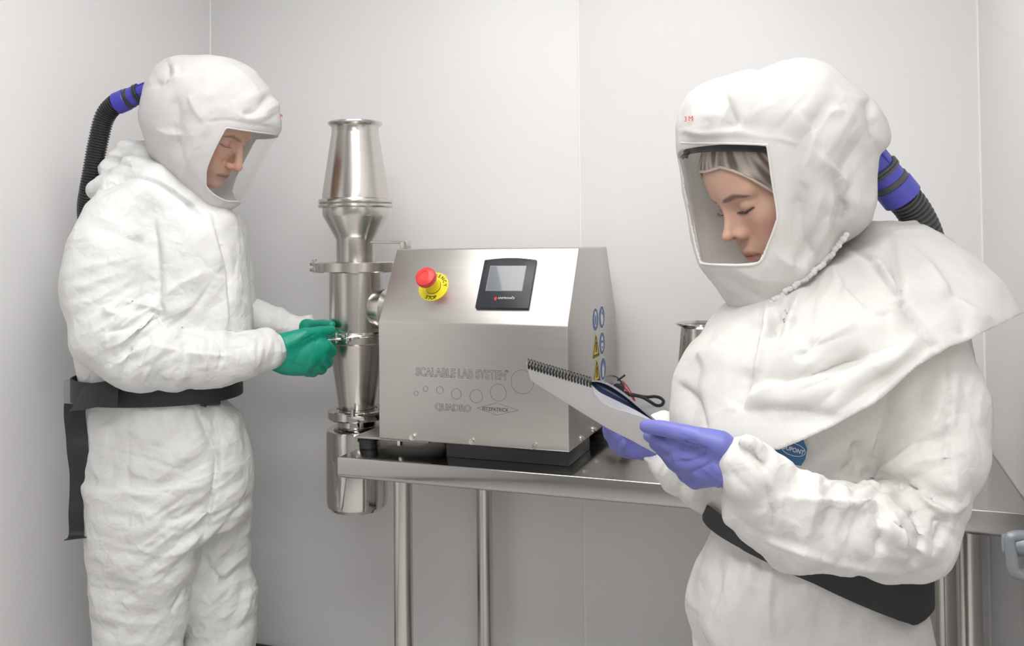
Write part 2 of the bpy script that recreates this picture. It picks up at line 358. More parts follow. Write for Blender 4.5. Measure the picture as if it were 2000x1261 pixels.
# warning stickers on the right side
def sticker_disc(px, py, kind):
    d = ray(px, py); t = MX1/d[0]; c = Vector(np.array([0, 0, CH])+t*d); c.x = MX1+.0002
    Rm = Matrix((Vector((0, 1, 0)), Vector((0, 0, 1)), Vector((1, 0, 0)))).transposed()
    w_ = lathe('safety_sticker', [(0, 0), (.0325, 0), (.0325, .0003), (0, .0003)], M_white, mc, c, Rm, n=40)
    lathe('sticker_field', [(0, .0003), (.0295, .0003), (.0295, .0005), (0, .0005)], M_blues, w_, c, Rm, n=40)
    def poly(pts, m=M_white, hh=.0008):
        bm = bmesh.new(); A = [bm.verts.new(c+Vector((hh, a*.001, b*.001))) for a, b in pts]; bm.faces.new(A); from_bm('sticker_symbol', bm, m, w_)
    if kind == 0: poly([(12*math.cos(t*PI/10), 2+21*math.sin(t*PI/10)) for t in range(20)]); poly([(7*math.cos(t*PI/10), -1+15*math.sin(t*PI/10)) for t in range(20)], M_blues, .0010)
    if kind == 1: poly([(-14, 2), (-4, 18), (3, 21), (5, 14), (-1, 8), (10, 5), (15, -6), (6, -21), (-9, -18)]); poly([(-6, 12), (-2, 15), (1, 12), (-2, 9)], M_blues, .0010)
    if kind == 2: poly([(13*math.cos(t*PI/10), -1+20*math.sin(t*PI/10)) for t in range(20)]); poly([(-11, 8), (11, 8), (9, -1), (2, 2), (-2, 2), (-9, -1)], M_blues, .0010); poly([(-6, -8), (6, -8), (3, -14), (-3, -14)], M_blues, .0010)
    if kind == 3: poly([(-11, -20), (9, -22), (12, 0), (9, 16), (6, 3), (4, 19), (1, 4), (-2, 20), (-4, 3), (-8, 14), (-12, 0)])
def sticker_tri(px, py, k):
    d = ray(px, py); t = MX1/d[0]; c = Vector(np.array([0, 0, CH])+t*d); c.x = MX1+.0002
    w_ = prism('warning_sticker', [(c.y-.034, c.z-.029), (c.y+.034, c.z-.029), (c.y+.003, c.z+.032), (c.y-.003, c.z+.032)], 0, c.x, c.x+.0004, M_yels, mc)
    lines = [(-.030, -.0265), (.030, -.0265), (0, .028)]
    for i in range(3):
        a, b = lines[i], lines[(i+1) % 3]; tube('sticker_symbol', [c+Vector((.0008, a[0], a[1])), c+Vector((.0008, b[0], b[1]))], .0009, M_ink, w_, n=4)
    box('sticker_symbol', (c.x+.0004, c.y-.024, c.z-.024), (c.x+.001, c.y+.024, c.z-.0205), M_ink, w_)
    tube('sticker_symbol', [c+Vector((.001, -.003, -.014)), c+Vector((.001, .003, -.004)), c+Vector((.001, -.002, -.001)), c+Vector((.001, .002, .012))], .0014, M_ink, w_, n=5)
sticker_disc(1162.5, 624, 0); sticker_disc(1175, 619, 1); sticker_disc(1175.5, 670, 2); sticker_disc(1177.5, 720, 3)
sticker_tri(1163.5, 676.5, 0); sticker_tri(1165, 726, 1)

# ------------------------------------------------------------------ vertical mill column (moves with nothing else: bolted to the console side)
AX, AY = -1.292, 2.25; KR = 2.557/CF
def zy(py): return float(onY(694, py, AY)[2])
colm = empty('mill_column', (AX, AY, zy(825)), 'tall stainless steel mill column clamped together beside the console', 'machine')
def ring(name, rows, m=M_turn, parent=colm, closed=False, n=72, ang=30): return lathe(name, [(hw*KR, zy(py)) for hw, py in rows], m, parent, (AX, AY, 0), n=n, closed=closed, ang=ang)
ring('feed_hopper', [(42, 241.5), (45, 239.5), (49, 238.5), (52, 239.5), (53, 242), (51, 245), (47, 247.5), (45.5, 251), (46, 262), (64, 378), (64.5, 388), (71, 390), (72, 393), (71.5, 396.5), (60, 397)])
ring('hopper_rim_inner', [(50, 240), (42, 241.5), (42, 260), (58, 380), (58, 395)])
ring('hopper_clamp', [(60, 398), (70, 398), (72, 400), (72, 404), (70, 406), (64, 407), (64, 420), (62, 424), (41, 462), (38, 468), (37.5, 512)])
ring('seal', [(68, 396), (70, 397.2), (68, 398.6)], M_white)
# big clamp ring with lug
cb = ring('clamp_band', [(40, 511), (76, 511), (78, 512.5), (78, 529), (76, 531), (52, 531.5)])
lug = P(614, 521, 2.54)
box('clamp_lug', (lug[0]-.009, lug[1]-.011, lug[2]+.0035), (lug[0]+.016, lug[1]+.011, lug[2]+.013), M_turn, cb, .002)
box('clamp_lug', (lug[0]-.009, lug[1]-.011, lug[2]-.013), (lug[0]+.016, lug[1]+.011, lug[2]-.0035), M_turn, cb, .002)
lathe('clamp_screw', [(0, -.017), (.004, -.017), (.004, .017), (.007, .017), (.007, .021), (0, .021)], M_chrome, cb, tuple(lug), n=12)
ring('milling_chamber', [(52, 531), (52, 646), (56, 649), (57, 652), (52, 653)])
c2 = ring('lower_clamp', [(53, 652), (56, 652), (57.5, 654), (57.5, 667), (55, 669.5), (52, 670)])
ring('cone_body', [(53, 669), (52, 672), (35.5, 788), (35, 797), (45, 800), (45, 806), (37, 808)])
for dx, dy in ((0, 0), (1, 0)):
    q = P(656+dx*21, 659, 2.458); lathe('clamp_screw', [(0, -.014), (.006, -.014), (.0065, -.009), (.004, -.008), (.004, .007), (.0065, .008), (.006, .013), (0, .013)], M_chrome, c2, tuple(q), n=16)
q = P(667, 661, 2.460)
box('clamp_link', (q[0]-.024, q[1]-.008, q[2]-.0035), (q[0]+.028, q[1]+.006, q[2]+.0035), M_chrome, c2, .002)
tube('clamp_lever', [P(640, 664, 2.45), P(662, 662, 2.455), P(684, 660, 2.458), P(702, 659, 2.47)], [.003, .004, .005, .003], M_chrome, c2, n=10)
c3 = ring('canister_clamp', [(39, 797), (54, 797), (56, 799), (56, 813), (53, 816), (40, 817)], M_polish)
q = P(688, 811, 2.47); box('clamp_link', (q[0]-.014, q[1]-.006, q[2]-.01), (q[0]+.04, q[1]+.006, q[2]-.001), M_chrome, c3, .002)
q = P(689, 808, 2.468); lathe('clamp_screw', [(0, -.012), (.006, -.012), (.006, .012), (0, .012)], M_chrome, c3, tuple(q), n=16)
can = empty('collection_canister', (AX, AY, zy(990)), 'polished steel canister hanging below the mill column beside table edge', 'canister')
ring('canister_body', [(0, 993), (40, 993), (52, 990), (57.5, 983), (59, 972), (59, 842), (57, 836), (50, 831.5), (42, 830), (38, 829), (38, 818)], M_polish, can)
# outlet boss joining column and console
bz = zy(602)
lathe('drive_boss', [(0, -.03), (.03, -.03), (.052, -.012), (.056, .006), (.056, .022), (.047, .034), (.047, .10), (0, .10)], M_turn, colm, (AX+.075, AY, bz), 'x', n=56)
box('mount_flange', (MX0-.022, AY-.04, bz+.03), (MX0-.002, AY+.02, bz+.085), M_turn, colm, .002)
bolt('flange_bolt', (MX0-.012, AY-.04, bz+.065), (0, -1, 0), .007, M_chrome, colm)
# support arm from console roof to the neck
hz = zy(473)
arm = strip('support_arm', [(-1.262, 2.215, hz), (-1.15, 2.215, hz-.0015)], .012, .006, M_turn, colm, (0, 0, 1)) if False else None
q0, q1 = onY(724, 473, 2.22), onY(790, 473, 2.22)
tube('support_arm', [tuple(q0), tuple(q1)], .0035, M_turn, colm, n=12)
q2 = onY(793, 473, 2.22)
box('arm_bracket', (q1[0]-.008, 2.205, 1.4145), (q1[0]+.014, 2.235, q1[2]+.004), M_turn, colm, .003)

# ------------------------------------------------------------------ spare funnel on the table behind the woman
fx, fy = -.345, 2.36
fn = empty('spare_hopper', (fx, fy, TZ), 'flared steel hopper standing on the table behind the woman', 'hopper')
kf = .00146
lathe('hopper_body', [(.052, 1.202), (.054, 1.205), (.0635, 1.211), (.066, 1.2145), (.0655, 1.217), (.060, 1.2178), (.0535, 1.212), (.055, 1.19), (.0785, .93), (.08, .915), (.088, .912), (.088, TZ)], M_polish, fn, (fx, fy, 0), n=64)
lathe('hopper_bore', [(.0595, 1.2172), (.052, 1.21), (.053, 1.19), (.075, .93)], M_turn, fn, (fx, fy, 0), n=64)

# ------------------------------------------------------------------ cables and tag behind the console
kc = empty('power_cable', P(1215, 770, 2.62), 'looped black power cable with plug behind the console', 'cable')
_d = ray(1199, 756); BC = float(MX1/_d[0]*(_d@FW))-.004
tube('cable_loop', smooth_path([P(1205, 764, BC), P(1222, 770, BC), P(1240, 772, BC), P(1256, 776, BC), P(1268, 783, BC-.01), P(1281, 791, BC-.01), P(1291, 791, BC), P(1296, 784, BC+.01), P(1290, 777, BC+.02), P(1278, 774, BC+.02), P(1262, 775, BC+.02), P(1240, 771, BC+.02), P(1220, 766, BC+.02)], 6), .0045, M_rubber, kc, n=12)
tube('strain_relief', [P(1206+2.2*i, 764.5+.55*i, BC-.002) for i in range(11)], [.0075 if i % 2 else .0058 for i in range(11)], M_rubber, kc, n=10)
q = P(1199, 756, BC)+np.array([.0145, 0, 0]); box('plug', (q[0]-.013, q[1]-.012, q[2]-.01), (q[0]+.013, q[1]+.012, q[2]+.01), M_rubber, kc, .003)
tube('cable_tie', smooth_path([P(1187, 752, BC), P(1189, 739, BC), P(1198, 734, BC), P(1208, 739, BC), P(1213, 748, BC), P(1211, 760, BC), P(1206, 764, BC)], 6), .0016, M_rubber, kc, n=8)
tube('cable_tie', [P(1206, 743, BC-.004), P(1221, 732, BC-.004)], .0028, M_dark, kc, n=8)
tg_ = empty('warning_tag', P(1220, 760, BC+.01), 'red warning tag hanging from the cable tie', 'tag')
pts = [(1212, 742), (1219, 745), (1229, 757), (1237, 772), (1243, 785), (1236, 779), (1226, 768), (1217, 757)]
bm = bmesh.new(); A = [bm.verts.new(P(x, y, BC+.01)) for x, y in pts]; B = [bm.verts.new(P(x, y, BC+.013)) for x, y in pts]
bm.faces.new(A); bm.faces.new(B[::-1])
for i in range(len(pts)): bm.faces.new((A[i], B[i], B[(i+1) % len(pts)], A[(i+1) % len(pts)]))
bmesh.ops.recalc_face_normals(bm, faces=bm.faces); from_bm('tag_card', bm, M_tagr, tg_)
tube('tag_print', [P(1220, 753, BC+.009), P(1230, 765, BC+.009)], .0009, M_white, tg_, n=4)
lathe('tag_seal', [(0, -.004), (.0035, -.003), (.0045, 0), (.0035, .003), (0, .004)], M_redp, tg_, P(1237, 781, BC+.006), n=14)

# ------------------------------------------------------------------ open door leaf just outside the picture with a pull handle
dl = empty('door_1', (.40, .7, 0), None, None); dl['kind'] = 'structure'
M_grey = mat('grey_handle_metal', (.22, .235, .25), .45, .4)
e0 = np.array([.345, 1.13, 0]); 
prism('door_leaf', [(.335, 1.13), (.56, .62), (.592, .634), (.367, 1.144)], 2, .01, 2.1, M_wall, dl, .002)
b0 = 1.12
hd = tube('door_handle', smooth_path([P(2040, 1046, b0), P(1995, 1046, b0), P(1976, 1048, b0), P(1972, 1058, b0), P(1976, 1090, b0-.003), P(1979, 1112, b0-.005), P(1986, 1120, b0-.006), P(2005, 1124, b0-.005), P(2045, 1130, b0)], 5), .0072, M_grey, dl, n=8)
lathe('handle_knob', [(0, -.03), (.011, -.03), (.013, -.024), (.013, .03), (0, .03)], M_grey, hd, P(2012, 1066, b0), 'x', n=28)
# ceiling luminaires
M_glow = mat('lit_diffuser', (.9, .9, .9), .5, emit=((1, .985, .96), 3.0))
for i, (n_, l_, sx, sy, wt, rr) in enumerate(LIGHTS[:3]):
    wl_ = ['above the table', 'above the middle of the room', 'over the side bay'][i]
    t = empty('ceiling_light', (l_[0], l_[1], ZC), 'flush white ceiling light panel '+wl_, 'light', 'ceiling light panels')
    box('frame', (l_[0]-sx/2-.03, l_[1]-sy/2-.03, ZC-.02), (l_[0]+sx/2+.03, l_[1]+sy/2+.03, ZC-.001), M_ceil, t, .003)
    box('diffuser', (l_[0]-sx/2, l_[1]-sy/2, ZC-.026), (l_[0]+sx/2, l_[1]+sy/2, ZC-.0205), M_glow, t)
# ------------------------------------------------------------------ implicit-surface modelling (numpy): bodies, suits, hands
ML = np.stack([RT, FW, UP])            # world -> (across, depth, height) frame used while sculpting
def L_(px, py, b): return ML@P(px, py, b)
def pxr(r, b): return r*b/CF
def smin(a, b, k):
    if k <= 0: return np.minimum(a, b)
    h = np.clip(.5+.5*(b-a)/k, 0, 1); return b*(1-h)+a*h-k*h*(1-h)
class Cap:   # chain of round cones; squash = flattening along depth
    def __init__(s, pts, rs, k=.02, sq=1.0):
        s.p = np.array(pts, float); s.r = np.array(rs, float); s.k = k; s.sq = sq
        m = s.r.max()*1.02; s.lo = s.p.min(0)-m; s.hi = s.p.max(0)+m
    def d(s, q):
        out = None; S = np.array([1, 1/s.sq, 1]); q = q*S
        if len(s.p) == 1: return np.linalg.norm(q-s.p[0]*S, axis=-1)-s.r[0]
        for i in range(len(s.p)-1):
            a = s.p[i]*S; ab = s.p[i+1]*S-a; t = np.clip(((q-a)@ab)/(ab@ab+1e-12), 0, 1)
            d = np.linalg.norm(q-a-t[..., None]*ab, axis=-1)-(s.r[i]+(s.r[i+1]-s.r[i])*t)
            out = d if out is None else np.minimum(out, d)
        return out*min(1, s.sq)
class Ell:
    def __init__(s, c, r, k=.02, R=None):
        s.c = np.array(c, float); s.rr = np.array(r, float); s.k = k; s.R = np.eye(3) if R is None else np.array(R)  # rows of R = axes
        e = np.sqrt(((s.R*s.rr[:, None])**2).sum(0)); s.lo = s.c-e; s.hi = s.c+e
    def d(s, q):
        p = (q-s.c)@s.R.T; k0 = np.linalg.norm(p/s.rr, axis=-1); k1 = np.linalg.norm(p/s.rr**2, axis=-1)
        return k0*(k0-1)/(k1+1e-9)
class Loft:  # rows (py, px_left, px_right, depth, half depth): elliptical slices stacked by height
    def __init__(s, rows, k=.02, ex=2.2, cap=.0):
        z = []; a = []; ra = []; b = []; rb = []
        for py, l, r, bb, hb in rows:
            A = L_(l, py, bb); B = L_(r, py, bb); z.append((A[2]+B[2])/2); a.append((A[0]+B[0])/2); ra.append((B[0]-A[0])/2); b.append(bb); rb.append(hb)
        o = np.argsort(z); s.z, s.a, s.ra, s.b, s.rb = [np.array(v)[o] for v in (z, a, ra, b, rb)]
        zz = np.linspace(s.z[0], s.z[-1], 160)   # smoothed tables
        w = 5; ker = np.ones(w)/w
        def sm(v): t = np.interp(zz, s.z, v); t2 = np.pad(t, w//2, mode='edge'); return np.convolve(t2, ker, 'valid')
        s.a, s.ra, s.b, s.rb = sm(s.a), sm(s.ra), sm(s.b), sm(s.rb); s.z = zz; s.k = k; s.ex = ex
        s.lo = np.array([(s.a-s.ra).min(), (s.b-s.rb).min(), zz[0]]); s.hi = np.array([(s.a+s.ra).max(), (s.b+s.rb).max(), zz[-1]])
    def d(s, q):
        z = q[..., 2]; a = np.interp(z, s.z, s.a); ra = np.interp(z, s.z, s.ra); b = np.interp(z, s.z, s.b); rb = np.interp(z, s.z, s.rb)
        x = np.abs(q[..., 0]-a)/ra; y = np.abs(q[..., 1]-b)/rb; e = s.ex; k0 = (x**e+y**e)**(1/e)+1e-9
        g = np.sqrt((x/ra)**2+(y/rb)**2)/np.maximum(np.sqrt(x*x+y*y), 1e-6)
        d2 = (k0-1)/g
        return np.maximum(d2, np.maximum(z-s.z[-1], s.z[0]-z))
def ev(prims, q, far=.1):
    out = np.full(q.shape[:-1], far)
    for p in prims: out = smin(out, p.d(q), p.k)
    return out
def grid_field(prims, vox, pad=.012, post=None):
    lo = np.min([p.lo for p in prims], 0)-pad; hi = np.max([p.hi for p in prims], 0)+pad
    n = np.ceil((hi-lo)/vox).astype(int)+1
    ax = [lo[i]+vox*np.arange(n[i]) for i in range(3)]
    Fd = np.full(n, .1, np.float32)
    for p in prims:
        m = p.k+3*vox
        i0 = np.maximum(((p.lo-m-lo)/vox).astype(int), 0); i1 = np.minimum(((p.hi+m-lo)/vox).astype(int)+2, n)
        if (i1 <= i0).any(): continue
        sl_ = tuple(slice(i0[i], i1[i]) for i in range(3))
        G = np.stack(np.meshgrid(*[ax[i][sl_[i]] for i in range(3)], indexing='ij'), -1)
        Fd[sl_] = smin(Fd[sl_], p.d(G), p.k)
    if post:
        g2 = np.zeros_like(Fd)   # make it a true distance near the surface, so shells keep their thickness
        for i in range(3): g2 += np.gradient(Fd, vox, axis=i).astype(np.float32)**2
        g2 = np.sqrt(g2); Fd = Fd/np.where(g2 < .35, 1, g2)
        for i in range(0, n[0], 32):   # carve in slabs
            G = np.stack(np.meshgrid(ax[0][i:i+32], ax[1], ax[2], indexing='ij'), -1)
            Fd[i:i+32] = post(Fd[i:i+32], G)
    return Fd, lo
def nets(Fd, lo, vox, smooth=2):
    ins = Fd < 0; nx, ny, nz = Fd.shape
    c8 = [(i, j, k) for i in (0, 1) for j in (0, 1) for k in (0, 1)]
    sh = lambda A, c: A[c[0]:nx-1+c[0], c[1]:ny-1+c[1], c[2]:nz-1+c[2]]
    cnt = sum(sh(ins, c).astype(np.int8) for c in c8); act = (cnt > 0) & (cnt < 8)
    idx = np.full(act.shape, -1, np.int64); I = np.argwhere(act); idx[act] = np.arange(len(I))
    acc = np.zeros((len(I), 3)); num = np.zeros(len(I))
    for c in c8:
        for axn in range(3):
            if c[axn]: continue
            c2 = list(c); c2[axn] = 1
            fa = Fd[I[:, 0]+c[0], I[:, 1]+c[1], I[:, 2]+c[2]]; fb = Fd[I[:, 0]+c2[0], I[:, 1]+c2[1], I[:, 2]+c2[2]]
            m = (fa < 0) != (fb < 0); t = np.where(m, fa/np.where(m, fa-fb, 1), 0); pos = np.tile(np.array(c, float), (len(I), 1)); pos[:, axn] += t
            acc[m] += pos[m]; num[m] += 1
    V = (I+acc/num[:, None])*vox+lo
    Fs = []
    for axn in range(3):
        o = [0, 1, 2]; o.remove(axn); u, v = o
        s0 = [slice(1, -1)]*3; s0[axn] = slice(0, -1); s1 = [slice(1, -1)]*3; s1[axn] = slice(1, None)
        A = ins[tuple(s0)]; B = ins[tuple(s1)]; E_ = np.argwhere(A != B); sg = A[tuple(E_.T)]
        base = E_.copy(); base[:, u] += 1; base[:, v] += 1
        def ix(du, dv): q = base.copy(); q[:, u] -= du; q[:, v] -= dv; return idx[q[:, 0], q[:, 1], q[:, 2]]
        Q = np.stack([ix(1, 1), ix(0, 1), ix(0, 0), ix(1, 0)], 1)
        flip = sg if axn != 1 else ~sg
        Q[~flip] = Q[~flip][:, ::-1]; Fs.append(Q)
    Fq = np.concatenate(Fs); Fq = Fq[(Fq >= 0).all(1)]
    return relax(V, Fq, smooth), Fq
def relax(V, Fq, it, lam=.6):
    E_ = np.concatenate([Fq[:, [i, (i+1) % 4]] for i in range(4)]); n = len(V)
    for _ in range(it):
        s = np.zeros_like(V); c = np.zeros(n)
        for i in range(3): s[:, i] = np.bincount(E_[:, 0], V[E_[:, 1], i], n)+np.bincount(E_[:, 1], V[E_[:, 0], i], n)
        c = np.bincount(E_[:, 0], minlength=n)+np.bincount(E_[:, 1], minlength=n)
        V = V+lam*(s/np.maximum(c, 1)[:, None]-V)
    return V
def normals(V, Fq):
    nf = np.cross(V[Fq[:, 2]]-V[Fq[:, 0]], V[Fq[:, 3]]-V[Fq[:, 1]]); N = np.zeros_like(V)
    for k in range(4):
        for i in range(3): N[:, i] += np.bincount(Fq[:, k], nf[:, i], len(V))
    return N/np.maximum(np.linalg.norm(N, axis=1), 1e-12)[:, None]
_perm = np.random.RandomState(7).permutation(256); _perm = np.concatenate([_perm, _perm]); _gr = np.random.RandomState(8).normal(size=(256, 3)); _gr /= np.linalg.norm(_gr, axis=1)[:, None]
def perlin(q):
    i = np.floor(q).astype(int); f = q-i; u = f*f*f*(f*(f*6-15)+10); i &= 255; out = 0
    for a in (0, 1):
        for b in (0, 1):
            for c in (0, 1):
                h = _perm[_perm[_perm[(i[:, 0]+a) & 255]+((i[:, 1]+b) & 255)]+((i[:, 2]+c) & 255)]
                g = (_gr[h]*(f-[a, b, c])).sum(1)
                out = out+g*(u[:, 0] if a else 1-u[:, 0])*(u[:, 1] if b else 1-u[:, 1])*(u[:, 2] if c else 1-u[:, 2])
    return out
def ridged(q, seed=0.0): return .28-np.abs(perlin(q+seed))*1.6     # sharp crests
def facets(q, seed=0.0):
    """random heights on a tetrahedral lattice, linear in between: flat facets with crisp creases"""
    q = q+seed; q = q+q.sum(1)[:, None]/3; i = np.floor(q).astype(int); f = q-i; o = np.argsort(-f, axis=1); fs = np.take_along_axis(f, o, 1); n = np.arange(len(q))
    def val(c): h = _perm[_perm[_perm[c[:, 0] & 255]+(c[:, 1] & 255)]+(c[:, 2] & 255)]; return _gr[h, 0]*1.15
    c = i.copy(); out = (1-fs[:, 0])*val(c)
    for k, w_ in ((0, fs[:, 0]-fs[:, 1]), (1, fs[:, 1]-fs[:, 2]), (2, fs[:, 2])): c[n, o[:, k]] += 1; out = out+w_*val(c)
    return out
def crumple(V, N, layers, seed=0.0):
    wq = np.stack([perlin(V*6+seed+k*17.3) for k in range(3)], 1)*.05
    D = np.zeros(len(V))
    for wl, amp, st in layers: D += amp*(.62*facets((V+wq*.6)/wl*np.array(st), seed+wl*31)+.25*ridged((V+wq)/wl*np.array(st), seed+wl*31))
    return D
def patches(V, items):
    """bundles of parallel folds: (px, py, reach px, run angle deg, spacing px, amount m, depth)"""
    px, py = to_px(V@ML); D = np.zeros(len(V))
    for x, y, R_, ang, sp, am, b in items:
        w_ = np.exp(-(((px-x)/R_)**2+((py-y)/R_)**2)**1.5); a = math.radians(ang)
        u = (px-x)*math.cos(a)-(py-y)*math.sin(a); v = (px-x)*math.sin(a)+(py-y)*math.cos(a)
        q = np.stack([u/(sp*7)+.2*np.sin(v/(sp*4)), v/(sp*1.7)+.25*np.sin(u/(sp*5)), V[:, 1]*2+x*.37], 1); D += 1.75*am*w_*(.6*facets(q, x*.13+y*.07)+.3*ridged(q, x*.13+y*.07))*np.exp(-((V[:, 1]-b)/.16)**2)
    return D
def strokes(V, N, items, front=.05):
    """single folds laid on the side that faces the room: (points px, width px, height m)   height<0 = furrow"""
    px, py = to_px(V@ML); q = V-np.array([0, 0, CH]); q = q/np.linalg.norm(q, axis=1)[:, None]; vis = np.clip(((-q*N).sum(1)-front)/.25, 0, 1); D = np.zeros(len(V))
    for pts, wd, h in items:
        pts = np.array(smooth_path(pts, 4) if len(pts) > 2 else pts, float); bb = pts.min(0)-9*wd, pts.max(0)+9*wd
        m = np.where((px > bb[0][0]) & (px < bb[1][0]) & (py > bb[0][1]) & (py < bb[1][1]) & (vis > 0))[0]
        if not len(m): continue
        best = np.full(len(m), 1e9); sd = np.zeros(len(m)); tt = np.zeros(len(m)); Pm = np.stack([px[m], py[m]], 1); n = len(pts)-1
        for i in range(n):
            ab = pts[i+1]-pts[i]; t = np.clip(((Pm-pts[i])@ab)/(ab@ab+1e-9), 0, 1); d = np.linalg.norm(Pm-pts[i]-t[:, None]*ab, axis=1); c = d < best; best[c] = d[c]; tt[c] = (i+t[c])/n; sd[c] = (ab[0]*(Pm[:, 1]-pts[i][1])-ab[1]*(Pm[:, 0]-pts[i][0]))[c]
        taper = np.clip(np.minimum(tt, 1-tt)*5+.25, 0, 1); ws = np.where(sd > 0, wd*3.2, wd*.95); D[m] += h*1.5*vis[m]*taper*np.exp(-(best/ws)**1.15)
    return D
def cloth(name, prims, vox, mat_, parent, layers=(), pat=(), strk=(), seed=0.0, post=None, sm=2, mask=None, sub=None):
    Fd, lo = grid_field(prims, vox, post=post); V, Fq = nets(Fd, lo, vox, sm)
    for stage in (layers and 'c', pat and 'p', strk and 's'):
        if not stage: continue
        N = normals(V, Fq)
        D = crumple(V, N, layers, seed) if stage == 'c' else patches(V, pat) if stage == 'p' else strokes(V, N, strk)
        if mask is not None: D = D*mask(V)
        V = V+N*(D-(D.mean() if stage == 'c' else 0))[:, None]
    o = from_np(name, V@ML, Fq, mat_, parent) if False else fast_mesh(name, V@ML, Fq, mat_, parent)
    return o
def clip_open(V, Fq, cut, it=3):
    """drop the part of a closed surface where cut < 0 and pull its rim onto the outline"""
    cv = cut(V); keep = cv[Fq].mean(1) > 0; Fq = Fq[keep]; used = np.unique(Fq); mp = np.full(len(V), -1); mp[used] = np.arange(len(used)); V = V[used].copy(); Fq = mp[Fq]
    E_ = np.sort(np.concatenate([Fq[:, [i, (i+1) % 4]] for i in range(4)]), 1); key = E_[:, 0]*len(V)+E_[:, 1]; u_, cn = np.unique(key, return_counts=True); rim = np.unique(np.concatenate([u_[cn == 1]//len(V), u_[cn == 1] % len(V)]))
    for _i in range(it):
        q = V[rim]; c0 = cut(q); g = np.stack([(cut(q+np.eye(3)[k]*.001)-c0)/.001 for k in range(3)], 1); V[rim] = q-g*(np.clip(c0, -.006, .006)/np.maximum((g*g).sum(1), .2))[:, None]
    return V, Fq
def thicken(V, Fq, th):
    N = normals(V, Fq); n = len(V); D_ = np.concatenate([Fq[:, [i, (i+1) % 4]] for i in range(4)]); S = np.sort(D_, 1); key = S[:, 0]*n+S[:, 1]
    u_, ix, cn = np.unique(key, return_index=True, return_counts=True); B_ = D_[ix[cn == 1]]
    return np.concatenate([V, V-N*th]), np.concatenate([Fq, Fq[:, ::-1]+n, np.stack([B_[:, 1], B_[:, 0], B_[:, 0]+n, B_[:, 1]+n], 1)])
def open_cloth(name, prims, vox, mat_, parent, cut, th=.003, layers=(), pat=(), strk=(), seed=0.0, sm=3, mask=None):
    Fd, lo = grid_field(prims, vox); V, Fq = nets(Fd, lo, vox, sm)
    mk_ = mask(V) if mask is not None else 1
    for stage in 'cps':
        N = normals(V, Fq); D = crumple(V, N, layers, seed) if stage == 'c' else patches(V, pat) if stage == 'p' else strokes(V, N, strk); D = D-(D.mean() if stage == 'c' else 0); V = V+N*(D*mk_)[:, None]
    V, Fq = clip_open(V, Fq, cut); V, Fq = thicken(V, Fq, th); return fast_mesh(name, V@ML, Fq, mat_, parent)
def fast_mesh(name, V, Fq, mat_, parent):
    me = bpy.data.meshes.new(name); me.vertices.add(len(V)); me.vertices.foreach_set('co', np.ascontiguousarray(V, np.float32).ravel())
    me.loops.add(len(Fq)*4); me.loops.foreach_set('vertex_index', np.ascontiguousarray(Fq, np.int32).ravel())
    me.polygons.add(len(Fq)); me.polygons.foreach_set('loop_start', np.arange(len(Fq), dtype=np.int32)*4)
    me.update(calc_edges=True); me.validate(); return link(name, me, mat_, parent)
def hit(prims, px, py, b0, b1, n=90):
    """first point of an implicit surface behind a pixel, between two depths"""
    bs = np.linspace(b0, b1, n); q = np.array([L_(px, py, b) for b in bs]); d = ev(prims, q)
    i = np.where(d < 0)[0]
    if not len(i): i = [int(np.argmin(d))]
    i = i[0]
    if i == 0: return q[0]
    t = d[i-1]/(d[i-1]-d[i]) if d[i-1] != d[i] else 0
    return q[i-1]+(q[i]-q[i-1])*np.clip(t, 0, 1)
def wrap(name, prims, cen, zlo, zhi, off, th, mat_, parent, n=96, th0=0, th1=2*PI, nr=5):
    """a belt lying on an implicit surface; zlo/zhi give its lower and upper edge from the across coordinate"""
    rings = []; closed = abs(th1-th0-2*PI) < 1e-6
    for k in range(n if closed else n+1):
        t = th0+(th1-th0)*k/n; dr = np.array([math.cos(t), math.sin(t)]); rs = np.linspace(.05, .36, 80); col = []
        for j in range(nr):
            f_ = j/(nr-1); q = np.zeros((80, 3)); q[:, 0] = cen[0]+dr[0]*rs; q[:, 1] = cen[1]+dr[1]*rs; q[:, 2] = zlo(q[:, 0])+(zhi(q[:, 0])-zlo(q[:, 0]))*f_
            d = ev(prims, q); i = np.where(d > 0)[0]; i = i[0] if len(i) else 79; col.append(q[i])
        rings.append(col)
    A = np.array(rings); mid = A[:, nr//2, :2]-np.array(cen)[:2]; rad = np.linalg.norm(A[:, :, :2]-np.array(cen)[:2], axis=2).max(1); 
    if closed: rad = np.array([np.mean([rad[(i+k) % len(rad)] for k in range(-3, 4)]) for i in range(len(rad))])
    V = []; F = []; m = len(A)
    for i in range(m):
        dr = mid[i]/np.linalg.norm(mid[i])
        for s_, j in [(0, j) for j in range(nr)]+[(1, j) for j in reversed(range(nr))]:
            r_ = rad[i]+off+(th if s_ == 0 else 0); V.append([cen[0]+dr[0]*r_, cen[1]+dr[1]*r_, A[i, j, 2]])
    w_ = 2*nr
    for i in range(m if closed else m-1):
        i2 = (i+1) % m
        for k in range(w_): F.append((i*w_+k, i*w_+(k+1) % w_, i2*w_+(k+1) % w_, i2*w_+k))
    if not closed: F.append(tuple(range(w_))); F.append(tuple((m-1)*w_+k for k in reversed(range(w_))))
    return autosmooth(from_np(name, np.array(V)@ML, F, mat_, parent), 50), A
